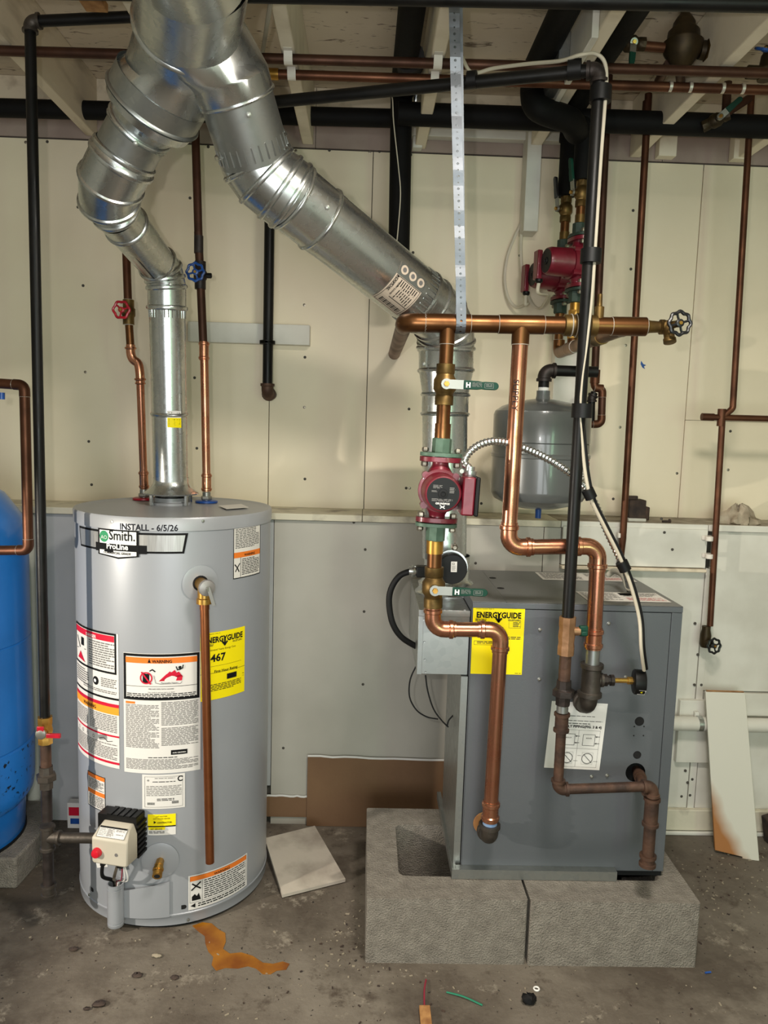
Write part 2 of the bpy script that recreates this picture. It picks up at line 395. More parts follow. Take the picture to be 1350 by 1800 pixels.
STY = {  # body, lip factor, socket length in radii, bend in radii
    'press': (1.10, 1.26, 1.5, 1.6), 'solder': (1.07, 1.10, 1.1, 1.25), 'iron': (1.2, 1.42, .75, 1.25), 'bend': (1.02, 1.02, .2, 1.8)}
def elbow(root, p, d0, d1, r, style, mt, name='elbow', label=None, rings=True):
    bd, lip, sl, bn = STY[style]; pts, L = arc(p, d0, d1, bn * r); d0 = d0.normalized(); d1 = d1.normalized()
    s = sl * r; path = []; rad = []
    def sock(pt, d, rev):
        if style == 'press': prof = [(s, r * 1.0), (s, r * 1.1), (s * .8, r * 1.1), (s * .72, r * lip), (s * .45, r * lip), (s * .38, r * bd), (0.001, r * bd)]
        elif style == 'iron': prof = [(s, r * 1.0), (s, r * lip), (s * .35, r * lip), (s * .2, r * bd)]
        else: prof = [(s, r * 1.0), (s, r * bd), (0.002, r * bd)]
        return [(pt + d * t, q) for t, q in (prof if not rev else prof[::-1])]
    a = sock(pts[0], -d0, False); b = sock(pts[-1], d1, True)
    path = [x for x, _ in a] + pts[1:-1] + [x for x, _ in b]; rad = [q for _, q in a] + [r * bd] * (len(pts) - 2) + [q for _, q in b]
    m = MB(); tube_dir(m, path, rad, mt, [-(-d0)] * len(a), pts, [d1] * len(b))
    if style == 'solder' and rings:
        for q, d in ((pts[0] - d0 * s, d0), (pts[-1] + d1 * s, d1)): m.ring(q, d, r * 1.03, r * .05, 'solder', 16, 6)
    return m.build(name, root, label), L + s
def tube_dir(m, path, rad, mt, ta, mid, tb, n=16):
    k = len(path); na = len(ta); nb = len(tb); tg = []
    for i in range(k):
        if i < na: tg.append(ta[i])
        elif i >= k - nb: tg.append(tb[0])
        else: tg.append((path[i + 1] - path[i - 1]).normalized())
    x, _ = perp(tg[0]); vs = []
    for i in range(k):
        x = (x - tg[i] * x.dot(tg[i])).normalized(); y = tg[i].cross(x)
        for j in range(n):
            a = 2 * PI * j / n; vs.append(path[i] + (x * math.cos(a) + y * math.sin(a)) * rad[i])
    m.add(vs, [(i * n + j, i * n + (j + 1) % n, (i + 1) * n + (j + 1) % n, (i + 1) * n + j) for i in range(k - 1) for j in range(n)] + [tuple(range(n - 1, -1, -1)), tuple((k - 1) * n + j for j in range(n))], mt)
def pipe(root, a, b, r, mt, name='pipe', label=None, n=16):
    return MB().tube([a, b], r, mt, n).build(name, root, label)
def run(root, pts, r, mt, style='solder', fit=None, elabel=None, plabel=None, ends=(True, True)):
    """straight pipes joined by elbow fittings, each a part"""
    pts = [Vector(p) for p in pts]; n = len(pts); cut = [0] * n
    for i in range(1, n - 1):
        d0 = pts[i] - pts[i - 1]; d1 = pts[i + 1] - pts[i]
        if d0.angle(d1) > .05: _, cut[i] = elbow(root, pts[i], d0, d1, r, style, fit or mt, label=elabel)
    for i in range(n - 1):
        d = (pts[i + 1] - pts[i]); L = d.length; d.normalize()
        a = min(cut[i] * .85, L * .49); b = min(cut[i + 1] * .85, L * .49)
        if L - a - b > .004: pipe(root, pts[i] + d * a, pts[i + 1] - d * b, r, mt, label=plabel)
def tee(root, p, d, e, r, rb, style, mt, L=None, Lb=None, label=None, name='tee'):
    bd, lip, sl, bn = STY[style]; d = d.normalized(); e = e.normalized(); L = L or r * 2.4; Lb = Lb or r * 2.4; m = MB()
    def prof(Lx, q, both):
        if style == 'press': h = [(Lx, q), (Lx, q * 1.1), (Lx - .2 * q, q * 1.1), (Lx - .3 * q, q * lip), (Lx - .75 * q, q * lip), (Lx - .9 * q, q * bd)]
        elif style == 'iron': h = [(Lx, q), (Lx, q * lip), (Lx - .5 * q, q * lip), (Lx - .65 * q, q * bd)]
        else: h = [(Lx, q), (Lx, q * bd)]
        return ([(-t, w) for t, w in h] + h[::-1]) if both else ([(0, q * bd)] + h[::-1])
    m.lathe(p, d, prof(L, r, True), mt, 18); m.lathe(p, e, prof(Lb, rb, False), mt, 18)
    if style == 'solder':
        for t in (-L, L): m.ring(p + d * t, d, r * 1.03, r * .05, 'solder', 18, 6)
        m.ring(p + e * Lb, e, rb * 1.03, rb * .06, 'solder', 18, 6)
    return m.build(name, root, label)
def coupling(root, p, d, L, r, style, mt, name='coupling', label=None):
    bd, lip, sl, bn = STY[style]; h = L / 2; q = r
    if style == 'press': pr = [(-h, q), (-h, q * 1.1), (-h + .2 * q, q * 1.1), (-h + .3 * q, q * lip), (-h + .7 * q, q * lip), (-h + .85 * q, q * bd)]
    elif style == 'iron': pr = [(-h, q), (-h, q * lip), (-h + .5 * q, q * lip), (-h + .6 * q, q * bd)]
    else: pr = [(-h, q), (-h, q * bd)]
    pr = pr + [(-t, w) for t, w in pr[::-1]]
    return MB().lathe(p, d, pr, mt, 18).build(name, root, label)
def hexnut(m, p, d, L, r, mt): m.lathe(p, d, [(-L / 2, r * .9), (-L / 2 + .002, r), (L / 2 - .002, r), (L / 2, r * .9)], mt, 6)
def union_fit(root, p, d, r, mt, label=None):
    m = MB(); hexnut(m, p, d, r * 1.3, r * 1.9, mt); m.lathe(p, d, [(-r * 2.2, r * 1.25), (-r * .6, r * 1.3), (-r * .5, r * 1.6), (r * .6, r * 1.6), (r * .8, r * 1.35), (r * 2.2, r * 1.25)], mt, 8)
    return m.build('union', root, label)
def handwheel(root, c, nrm, R, mt, lobes=8, stem=.03, name='handwheel', label=None):
    c = Vector(c); nrm = Vector(nrm).normalized(); m = MB(); x, y = perp(nrm)
    m.ring(c, nrm, R * .86, R * .15, mt, 48, 8, lobes, .07)
    for i in range(lobes // 2):
        a = 2 * PI * i / (lobes // 2) + .3; e = x * math.cos(a) + y * math.sin(a); m.tube([c + e * R * .2, c + e * R * .5 - nrm * R * .06, c + e * R * .84], R * .1, mt, 6)
    m.lathe(c, nrm, [(-R * .25, R * .2), (-R * .2, R * .32), (R * .12, R * .32), (R * .15, R * .26)], mt, 12)
    m.lathe(c, nrm, [(R * .15, R * .17), (R * .24, R * .15)], 'brass', 6)
    return m.build(name, root, label)
def lever_valve(root, p, d, r, hd, fd, hl, body='brass_aged', hcol='handle_green', hname='handle', lettering=None, hw=.018, blabel=None):
    """ball valve: body along d at p, lever pointing hd, stem towards fd"""
    p = Vector(p); d = d.normalized(); hd = hd.normalized(); fd = fd.normalized()
    m = MB(); m.lathe(p, d, [(-r * 2.9, r * 1.15), (-r * 2.85, r * 1.32), (-r * 1.6, r * 1.32), (-r * 1.45, r * 1.22), (-r * 1.15, r * 1.3), (-r * .7, r * 1.62), (r * .7, r * 1.62), (r * 1.15, r * 1.3), (r * 1.45, r * 1.22), (r * 1.6, r * 1.32), (r * 2.85, r * 1.32), (r * 2.9, r * 1.15)], body, 8 if r < .016 else 20)
    m.lathe(p, fd, [(r * .8, r * .75), (r * 1.75, r * .75), (r * 1.8, r * .55), (r * 2.2, r * .5)], body, 12)
    b = m.build('ball_valve', root, blabel)
    h = MB(); q = p + fd * (r * 2.15); side = fd.cross(hd); t = .003
    h.box(q + hd * (hl * .16), (hl * .42, hw * 1.05, t), 'chrome', (hd, side, fd)); h.lathe(q, fd, [(-.002, r * .75), (.004, r * .75)], 'chrome', 12)
    hexnut(h, q + fd * .006, fd, .007, r * .42, 'brass')
    hb = h.build(hname, root, 'plated lever arm')
    g = MB(); L0 = hl * .33; k = 7
    poly = [hd * L0 + side * (hw * .52), hd * L0 - side * (hw * .52), hd * (hl * .6) - side * (hw * .5), hd * (hl * .68) - side * (hw * .42), hd * (hl * .74) - side * (hw * .46)]
    poly += [hd * (hl - hw * .45) + (hd * math.cos(a) + side * math.sin(a)) * (hw * .45) for a in [-PI / 2 + PI * i / k for i in range(k + 1)]]
    poly += [hd * (hl * .74) + side * (hw * .46), hd * (hl * .68) + side * (hw * .42), hd * (hl * .6) + side * (hw * .5)]
    g.prism([q + w - fd * .004 for w in poly], fd * .009, hcol)
    gr = g.build('grip', hb, 'coloured lever grip', bevel=.0012)
    if lettering:
        dc = Decal(flat_map(q + hd * L0 + side * (hw * .5) + fd * .0055, hd, side, fd), hl * .66, hw)
        lettering(dc); dc.build('lettering', hb)
    return b

# ================================================================= THE ROOM
YU, YL = 2.74, 2.545          # upper wall face, lower (foundation) wall face
ZL, ZT = 1.092, 2.318         # ledge height, top of the upper wall boards
ZJ, ZC = 2.33, 2.515          # underside of joists, underside of subfloor
def xr(u, v, y): return P(u, v, y).x
struct(MB().box2((-2.3, -2.5, -.1), (2.4, 3.0, 0), 'concrete_floor'), 'floor')
wb = struct(MB().box2((-2.3, YU + .012, 0), (2.4, YU + .1, ZC + .1), 'seam_dark'), 'wall_back')
s1, s2, s3 = xr(472, 800, YU), xr(650, 500, YU), xr(1222, 500, YU)
zs = P(1205, 738, YU).z
for x0, x1, z0, z1 in ((-2.3, s1, ZL, ZT), (s1, s2, ZL, ZT), (s2, s3, ZL, ZT), (s3, 2.4, ZL, zs), (s3, 2.4, zs, ZT)):
    MB().box2((x0 + .0012, YU, z0), (x1 - .0012, YU + .012, z1 - .0012), 'wall_cream').build('wall_board', wb, bevel=.0008)
# screw heads of the boards
sc = MB()
for u, v in ((45, 250), (83, 249), (146, 502), (150, 654), (156, 776), (161, 852), (137, 364), (334, 348), (342, 664), (346, 788), (366, 258), (520, 265), (579, 264), (650, 267), (667, 266), (722, 272), (536, 432), (535, 536), (536, 628), (535, 716), (536, 842), (726, 444), (719, 719), (714, 858), (720, 858), (914, 449), (1120, 277), (1168, 280), (1113, 370), (1109, 473), (1100, 607), (1090, 751), (1078, 877), (1280, 826), (1284, 758), (1190, 832), (846, 885)):
    sc.lathe(P(u, v, YU - .0004), (0, -1, 0), [(-.002, .0052), (.0, .0052), (.0006, .003)], 'bolt_steel' if u % 5 == 0 else 'seam_dark', 8)
sc.build('screw_heads', wb, kind='stuff')
m = MB(); m.add([P(u, v, YU - .0004) for u, v in ((1127, 634), (1131, 640), (1136, 642), (1132, 644), (1134, 649), (1129, 646), (1126, 640))], [tuple(range(7))], 'valve_blue'); m.build('paint_mark', wb, 'small blue paint mark')
# rim board, blocking and subfloor above the wall boards
ce = struct(MB().box2((-2.3, -2.5, ZC), (2.4, 3.0, ZC + .1), 'osb_painted'), 'ceiling')
MB().box2((-2.3, YU + .002, ZT - .02), (2.4, YU + .0118, ZT + .0), 'seam_dark').build('gap_strip', ce)
YR = 2.80
for x0, x1 in ((-2.3, -.2), (-.2, .99), (.99, 2.4)):
    MB().box2((x0 + .001, YU - .001, ZT + .004), (x1 - .001, YU + .011, ZC - .10), 'rim_pink').build('rim_board', ce)
    MB().box2((x0 + .001, YU - .003, ZC - .098), (x1 - .001, YU + .011, ZC - .001), 'joist_worn').build('rim_board', ce)
for xr_, y0, mt in ((-1.29, 2.736, 'joist_white'), (-.933, 2.736, 'joist_worn'), (-.545, Z(200, 80, ZJ).y, 'joist_white'), (-.207, 2.736, 'joist_white'), (.174, 2.736, 'joist_white'), (.555, 2.736, 'joist_white'), (.911, 2.736, 'joist_white'), (1.27, 2.736, 'joist_white'), (1.63, 2.736, 'joist_white')):
    MB().box2((xr_ - .037, -2.4, ZJ), (xr_, y0, ZC - .0005), mt).build('joist', ce, bevel=.003)
# short blocks under the joists at the wall and a level nailer
for u, v in ((1012, 262), (1172, 258), (1303, 262)):
    p = P(u, v, YU - .03); MB().box2((p.x - .03, YU - .045, ZT + .008), (p.x + .03, YU - .004, ZJ + .08), 'joist_white').build('block', ce, bevel=.002)
a = P(722, 228, YU - .03); b = P(1000, 228, YU - .03)
MB().box2((a.x, YU - .042, a.z - .022), (b.x, YU - .004, a.z + .025), 'white_board').build('nailer', ce, bevel=.002)
p = P(733, 248, YU - .03); MB().box2((p.x - .015, YU - .042, ZT + .004), (p.x + .018, YU - .004, a.z - .023), 'white_board').build('block', ce, bevel=.002)
p = Z(175, 6, ZJ); MB().box2((p.x - .03, .6, ZJ - .02), (p.x + .02, p.y, ZJ - .001), 'raw_wood').build('nailer', ce, bevel=.002)

# lower wall, ledge, base
wl = struct(MB().box2((-2.3, YL + .012, 0), (2.4, YU + .01, ZL - .04), 'seam_dark'), 'wall_lower')
LW = 'wall_grey'
t1 = xr(955, 960, YL); t2 = xr(985, 960, YL); t3 = xr(1232, 1100, YL); zb0 = P(1100, 993, YL).z; zb1 = P(1100, 926, YL).z
for x0, x1, z0, z1, mt, pr in ((-2.3, -.80, 0, ZL - .0225, 'wall_left_grey', 0), (-.80, -.30, .14, ZL - .0225, 'wall_left_grey', 0), (-.30, t1, .0, ZL - .0225, LW, 0), (t1, t2, .0, ZL - .0225, LW, .004), (t2, t3, .02, zb0 - .004, 'white_board', 0), (t2, xr(1238, 960, YL) , zb0, zb1, 'white_board', .022), (t3, xr(1245, 1100, YL), .02, zb0 - .004, 'white_board', .004), (xr(1240, 1100, YL), 2.4, P(1300, 1215, YL).z, ZL - .0225, 'white_board', 0), (xr(1230, 1300, YL), 2.4, P(1300, 1256, YL).z, P(1300, 1217, YL).z, 'white_board', .012), (xr(1230, 1300, YL), 2.4, .02, P(1300, 1258, YL).z, 'white_board', 0)):
    MB().box2((x0 + .001, YL - pr, z0), (x1 - .001, YL + .012, z1), mt).build('board', wl, bevel=.001)
MB().box2((t2, YL - .034, zb0 - .014), (xr(1238, 960, YL), YL, zb0 - .003), 'joist_worn').build('moulding', wl, bevel=.002)
sc = MB()
for u, v in ((642, 966), (640, 1075), (638, 1203), (622, 918), (498, 1315), (836, 990), (1163, 912), (1168, 936), (1182, 966), (1228, 1003), (1222, 1096), (1227, 1151), (1233, 1204), (1221, 1204), (1265, 931), (1334, 933), (1205, 1355), (1209, 1376), (1213, 1398), (1217, 1370), (1198, 1400), (1205, 1445), (1243, 1445)):
    sc.lathe(P(u, v, YL - (.023 if 985 < u < 1238 and 925 < v < 992 else .0045 if u > 1200 else .0003)), (0, -1, 0), [(-.002, .005), (.0, .005), (.0006, .003)], 'seam_dark', 8)
sc.build('screw_heads', wl, kind='stuff')
# ledge cap: two lengths on the left, a dusty shelf on the right
xm = xr(637, 900, YL); xsh = xr(985, 912, YL)
le = struct(MB().box2((-2.3, YL + .001, ZL - .04), (2.4, YU + .005, ZL - .003), 'seam_dark'), 'trim_1')
for x0, x1, mt in ((-2.3, xm, 'ledge_dusty'), (xm, xsh, 'ledge_dusty'), (xsh, s3 + .02, 'shelf_dusty'), (s3 + .02, 2.4, 'shelf_dusty')):
    MB().box2((x0 + .001, YL - .004, ZL - .003), (x1 - .001, YU + .003, ZL), mt).build('cap_board', le, bevel=.001)
    MB().box2((x0 + .001, YL - .016, ZL - .020), (x1 - .001, YL - .004, ZL + .002), 'white_board' if mt == 'shelf_dusty' else 'ledge_dusty').build('edge_strip', le, bevel=.002)
bb = struct(MB().box2((xr(1160, 1470, YL), YL - .022, .012), (xr(1400, 1470, YL), YL - .0005, .088), 'ledge_dusty'), 'baseboard_back', bevel=.003)
MB().box2((xr(1160, 1470, YL), YL - .034, 0), (xr(1400, 1470, YL), YL - .0225, .014), 'white_board').build('quarter_round', bb, bevel=.004)
# walls out of view: they close the room
struct(MB().box2((-2.4, -2.5, 0), (-2.3, 3.0, ZC), 'wall_grey'), 'wall_left')
struct(MB().box2((2.4, -2.5, 0), (2.5, 3.0, ZC), 'wall_grey'), 'wall_right')
struct(MB().box2((-2.3, -2.6, 0), (2.4, -2.5, ZC), 'wall_grey'), 'wall_front')

# ================================================================= CONCRETE BLOCKS
def flue_block(x0, x1, y0, y1, h, hx0, hx1, hy0, hy1, label):
    m = MB(); n = 6; rr = .022
    def rrect(a, b, c, d, r):
        out = []
        for (qx, qy), s0 in (((b - r, d - r), 0), ((a + r, d - r), PI / 2), ((a + r, c + r), PI), ((b - r, c + r), 1.5 * PI)):
            out += [(qx + r * math.cos(s0 + PI / 2 * i / n), qy + r * math.sin(s0 + PI / 2 * i / n)) for i in range(n + 1)]
        return out
    o = rrect(x0, x1, y0, y1, .006); i_ = rrect(hx0, hx1, hy0, hy1, rr); k = len(o)
    vs = [V(x, y, z) for z in (0.0, h) for q in (o, i_) for x, y in q]
    fs = []
    for j in range(k):
        j2 = (j + 1) % k
        fs += [(j, j2, 2 * k + j2, 2 * k + j), (k + j2, k + j, 3 * k + j, 3 * k + j2), (2 * k + j, 2 * k + j2, 3 * k + j2, 3 * k + j), (j2, j, k + j, k + j2)]
    m.add(vs, fs, 'block_concrete'); o_ = solid(m, 'concrete_block', label, 'block', 'concrete blocks under the boiler'); return o_
gp = .007
flue_block(.033, .4555 - gp / 2, 1.856, 2.325, .18, .120, .375, 1.957, 2.226, 'rough grey hollow concrete block under the left half of the boiler')
flue_block(.4555 + gp / 2, .905, 1.853, 2.325, .18, .565, .838, 1.952, 2.226, 'rough grey hollow concrete block under the right half of the boiler')
m = MB(); pl = [(-1.7, 2.150), (-.998, 2.150), (-.985, 2.30), (-1.045, 2.50), (-1.7, 2.50)]
m.prism([V(x, y, 0) for x, y in pl], (0, 0, .095), 'block_concrete'); solid(m, 'concrete_block', 'flat concrete block on the floor under the blue pressure tank', 'block', bevel=.006)

# ================================================================= WATER HEATER
HC = V(-.5537, 2.249, 0); HR = .2757; HZ = 1.142
def cyl(u, v, R=HR):
    d = ray(u, v); ox, oy = -HC.x, -HC.y
    a = d.x ** 2 + d.y ** 2; b = 2 * (ox * d.x + oy * d.y); c = ox ** 2 + oy ** 2 - R * R
    t = (-b - math.sqrt(max(0, b * b - 4 * a * c))) / (2 * a); p = EYE + d * t
    return math.atan2(p.x - HC.x, -(p.y - HC.y)), p.z          # angle from the front, height
def cp(th, z, R=HR): return V(HC.x + R * math.sin(th), HC.y - R * math.cos(th), z)
wh = thing('water_heater', 'grey cylindrical gas water heater standing on the floor left of centre', 'water heater', (HC.x, HC.y, 0))
m = MB(); m.lathe(HC, (0, 0, 1), [(.012, HR - .02), (.012, HR), (.036, HR + .0005), (.038, HR + .002), (.042, HR + .002), (.044, HR), (HZ - .034, HR)], 'heater_grey', 96); m.build('jacket', wh)
MB().lathe(HC, (0, 0, 1), [(0, HR - .012), (.012, HR - .012)], 'black_rubber', 64).build('base_ring', wh, 'black ring under the jacket')
MB().lathe(HC, (0, 0, 1), [(HZ - .037, HR + .0005), (HZ - .036, HR + .0035), (HZ - .006, HR + .0035), (HZ - .001, HR + .001), (HZ, HR - .006), (HZ - .002, HR - .012), (HZ - .004, HR - .03), (HZ - .003, .001)], 'heater_lid', 96).build('lid', wh, ang=30)
def hlabel(u0, v0, u1, v1, bot=None):
    """decal on the jacket from the pixel of its upper left to that of its lower right corner"""
    a, z0 = cyl(u0, v0); b, z1 = cyl(u1, v1); R = HR + .0004
    def fn(x, y, l): th = a + x / HR; return cp(th, z0 - y, R + l)
    return Decal(fn, (b - a) * HR, z0 - z1, curved=True)
# maker's badge
ba, zA = cyl(140, 925); bb_, _z = cyl(331, 937); zA = cyl(217, 931)[1]; zB = cyl(217, 983)[1]
d = Decal(lambda x, y, l: cp(ba + x / HR, zA - y, HR + .0004 + l), (bb_ - ba) * HR, zA - zB, curved=True)
by0 = (zA - cyl(331, 937)[1]) / (zA - zB); by1 = (zA - cyl(323, 973)[1]) / (zA - zB)
def banner(x0, y0, x1, y1, dx, mt, lay):
    n = 14
    for i in range(n):
        f0, f1 = i / n, (i + 1) / n
        tx = lambda f: x0 + (x1 - x0) * f; bx = lambda f: x0 + dx + (x1 - x0 - 2 * dx) * f
        d.poly([(tx(f0), y0), (bx(f0), y1), (bx(f1), y1), (tx(f1), y0)], mt, lay)
banner(0, by0, 1, by1, .03, 'ink_black', 0); banner(.022, by0 + .07, .978, by1 - .07, .022, 'label_silver', 1)
d.rect(.255, .50, .70, .79, 'ink_black', 2)
d.poly([(.285, 0), (.285, .90), (.475, 1.0), (.475, 0)], 'ink_black', 3); d.poly([(.475, 0), (.475, 1.0), (.64, .90), (.64, 0)], 'ink_black', 3)
d.rect(.303, .06, .475, .50, 'ink_white', 4); d.rect(.475, .06, .622, .50, 'ink_white', 4)
d.poly([(.303, .73), (.303, .86), (.475, .94), (.475, .73)], 'ink_white', 4); d.poly([(.475, .73), (.475, .94), (.622, .86), (.622, .73)], 'ink_white', 4)
d.disc(.348, .27, .0150, 'ink_green', 5, 24)
d.text('AO', .320, .36, .058, 'ink_white', -.01, 6); d.text('Smith.', .398, .36, .215, 'ink_black', .012, 6, hs=1.2)
d.text('ProLine', .375, .67, .185, 'ink_white', .03, 6); d.text('COMMERCIAL GRADE', .345, .84, .235, 'ink_black', .03, 6)
d.build('maker_badge', wh, 'silver badge with a black edge and a white shield')
# marker writing on the lid edge
th, z0 = cyl(211, 926, HR + .0036); th2, _ = cyl(313, 926, HR + .0036)
d = Decal(lambda x, y, l: cp(th + x / HR, z0 - y, HR + .0036 + l), (th2 - th) * HR, .02, curved=True)
d.text('INSTALL - 6/5/26', 0, .34, 1, 'marker', .018, 0, hs=1.1); d.build('handwriting', wh, 'date written in marker')
# red and orange safety label, left
d = hlabel(135, 1090, 213, 1352); d.h = abs(d.h) 
d.rect(0, -.0, .98, 1, 'label_white')
d.frame(.0, .0, .95, .30, .0055, 'ink_black'); d.rect(.03, .02, .92, .065, 'ink_red'); d.text('DANGER', .40, .058, .22, 'ink_white', .02)
d.lines(.46, .08, .92, .27, 11, seed=5); d.stroke([(.10, .10), (.20, .17)], .004, 'ink_black'); d.rect(.24, .09, .33, .15, 'ink_black'); d.poly([(.12, .26), (.22, .20), (.36, .27)], 'ink_red', 2); d.stroke([(.08, .19), (.38, .17)], .002, 'ink_grey')
d.lines(.04, .32, .45, .44, 7, seed=6); d.disc(.60, .375, .012, 'ink_black', 1, 18); d.disc(.59, .375, .005, 'ink_white', 2, 10); d.lines(.70, .34, .95, .41, 5, seed=7); d.lines(.3, .43, .95, .455, 2, seed=8)
d.rect(0, .475, .98, .49, 'ink_black'); d.rect(0, .52, .98, .545, 'ink_red'); d.rect(0, .545, .98, .60, 'ink_amber'); d.text('WARNING', .30, .585, .3, 'ink_black', .02)
d.lines(.04, .62, .42, .74, 9, seed=9); d.lines(.46, .61, .95, .74, 10, seed=10); d.rect(0, .755, .98, .768, 'ink_red')
for k in range(4): d.disc(.12 + .14 * k, .80, .005, 'ink_grey', 1, 10, hole=.0035)
d.stroke([(.66, .80), (.74, .785), (.80, .81), (.88, .80)], .0015, 'ink_black'); d.lines(.04, .825, .95, .945, 10, seed=11); d.rect(0, .955, .98, .972, 'ink_red')
d.build('safety_label', wh, 'white label with red and orange bands')
# big warning label in the middle
d = hlabel(217, 1146, 352, 1352); d.rect(0, 0, 1, 1, 'label_white')
d.frame(.005, .004, .985, .385, .0068, 'ink_black'); d.rect(.035, .033, .955, .08, 'ink_orange'); d.text('WARNING', .385, .075, .25, 'ink_black', .02, hs=1.1); d.poly([(.33, .074), (.35, .04), (.37, .074)], 'ink_black', 2)
d.disc(.31, .20, .0165, 'ink_red', 3, 24, hole=.013); d.rect(.265, .165, .35, .245, 'ink_black', 1); d.stroke([(.255, .155), (.365, .245)], .004, 'ink_red', 4); d.stroke([(.36, .14), (.39, .13), (.42, .145)], .003, 'ink_black')
fl = [(.47, .225), (.56, .19), (.57, .165), (.60, .185), (.61, .145), (.65, .17), (.67, .135), (.70, .165), (.72, .15), (.75, .175), (.77, .19), (.76, .225)]
for i in range(1, len(fl) - 2): d.poly([fl[0], fl[i], fl[i + 1]], 'ink_red', 2)
d.poly([fl[0], fl[-3], fl[-2], fl[-1]], 'ink_red', 2); d.disc(.735, .115, .004, 'ink_black', 3, 10); d.stroke([(.69, .11), (.705, .135), (.74, .13), (.77, .12), (.775, .10)], .0028, 'ink_black', 3)
d.stroke([(.41, .18), (.43, .24), (.50, .25), (.74, .25), (.76, .235)], .0012, 'ink_grey'); d.text('Flammable Vapors', .50, .246, .21, 'ink_black', 0)
d.rect(.035, .268, .955, .271, 'ink_black', 2); d.text('FIRE AND EXPLOSION HAZARD', .34, .295, .32, 'ink_black', .01); d.text('Can result in serious injury or death', .33, .322, .34, 'ink_black', .0); d.lines(.05, .33, .95, .372, 3, 'ink_black', .5, seed=12)
d.rect(.03, .40, .16, .418, 'ink_orange'); d.lines(.03, .425, .47, .79, 32, seed=13); d.lines(.50, .40, .97, .60, 18, seed=14); d.lines(.50, .615, .97, .77, 14, seed=15)
d.rect(.62, .805, .83, .845, 'ink_black'); d.text('AHRI CERTIFIED', .64, .832, .17, 'ink_white', .01, 3); d.lines(.33, .862, .70, .875, 1, 'ink_black', seed=16); d.lines(.03, .88, .97, .97, 9, seed=17)
d.build('warning_label', wh, 'white label with a black framed picture warning')
# energy label, right
d = hlabel(352, 1112, 430, 1214)
a0, zz0 = cyl(352, 1112); b0, zzt = cyl(430, 1100); _, zzb = cyl(430, 1214)
def eg(x, y, l): return cp(a0 + x / HR, (zzt + .0) - y, HR + .0004 + l)
d = Decal(eg, (b0 - a0) * HR, zzt - zzb, curved=True); energy_guide(d)
d.text('467', .20, .43, .32, 'ink_black', .03); d.text('$', .06, .44, .09, 'ink_black', .03); d.text('Estimated Yearly Energy Cost', .15, .27, .6, 'ink_black'); d.rect(0, .60, 1, .605, 'ink_yellow_dark', 1); d.rect(0, .50, .9, .503, 'ink_yellow_dark', 1)
d.rect(.55, .65, .78, .73, 'ink_black', 2); d.text('First Hour Rating', .28, .60, .52, 'ink_black', .015); d.stroke([(.05, .71), (.97, .71)], .0012, 'ink_black'); d.stroke([(.05, .745), (.97, .745)], .0008, 'ink_yellow_dark'); d.lines(.04, .77, .9, .88, 5, 'ink_yellow_dark', seed=21); d.build('energy_label', wh, 'yellow energy label')
# upper right caution label
d = hlabel(410, 922, 456, 1007); d.rect(0, 0, 1, 1, 'label_paper'); d.frame(0, 0, 1, 1, .0022, 'ink_black'); d.lines(.06, .04, .94, .46, 15, 'ink_black', .4, seed=22); d.rect(.02, .52, .98, .62, 'ink_orange'); d.text('WARNING', .34, .60, .4, 'ink_black', .02)
d.rect(.22, .62, .235, .98, 'ink_black'); d.stroke([(.05, .74), (.12, .80), (.19, .73)], .003, 'ink_black'); d.stroke([(.07, .86), (.12, .80), (.17, .87)], .003, 'ink_black'); d.lines(.27, .65, .94, .96, 10, 'ink_black', .45, seed=23); d.build('caution_label', wh, 'white label with one orange band')
# lower left caution label
d = hlabel(155, 1353, 186, 1428); d.rect(0, 0, 1, 1, 'label_white'); d.frame(0, 0, 1, 1, .002, 'ink_black'); d.rect(.02, .02, .98, .13, 'ink_orange'); d.rect(.02, .48, .98, .60, 'ink_orange'); d.lines(.08, .16, .92, .46, 8, 'ink_black', .45, seed=24); d.lines(.08, .63, .92, .96, 9, 'ink_black', .45, seed=25); d.build('caution_label', wh, 'small white label with two orange bands')
# rating plate
d = hlabel(250, 1361, 325, 1418); d.rect(0, 0, 1, 1, 'label_white'); d.frame(.06, .06, .95, .95, .0008, 'ink_grey'); d.text('*', .12, .24, .05, 'ink_black'); d.disc(.90, .14, .008, 'ink_black', 1, 16, hole=.005, a0=.6, a1=5.7)
d.lines(.30, .10, .80, .13, 1, seed=26); d.lines(.25, .20, .78, .24, 1, 'ink_black', seed=27); d.lines(.10, .33, .92, .64, 7, 'ink_grey', .4, seed=28); d.lines(.35, .70, .75, .78, 2, 'ink_black', seed=29)
for k in range(14): d.rect(.12 + .013 * k, .81, .12 + .013 * k + (.007 if k % 3 else .004), .88, 'ink_black', 1)
for k in range(12): d.rect(.70 + .013 * k, .78, .70 + .013 * k + (.006 if k % 2 else .009), .86, 'ink_black', 1)
d.build('rating_plate', wh, 'white rating plate with bar codes')
# contractor sticker
d = hlabel(260, 1431, 309, 1466); d.rect(0, 0, 1, 1, 'label_white'); d.rect(0, 0, 1, .56, 'label_yellow', 1); d.rect(.02, .60, .62, .74, 'label_yellow', 1); d.rect(0, .545, 1, .60, 'ink_black', 2); d.text('CONTRACTOR', .34, .42, .52, 'ink_black', .03, 3); d.disc(.25, .37, .0045, 'ink_black', 3, 3)
d.text('JUST ANOTHER', .3, .12, .4, 'ink_black', .01, 3); d.text('HOT WATER HEATER', .2, .23, .6, 'ink_black', .01, 3); d.text('GET SERVICE', .10, .72, .42, 'ink_black', .01, 3); d.lines(.04, .80, .60, .93, 2, 'ink_grey', .6, seed=30); d.build('contractor_sticker', wh, 'small yellow and white sticker')
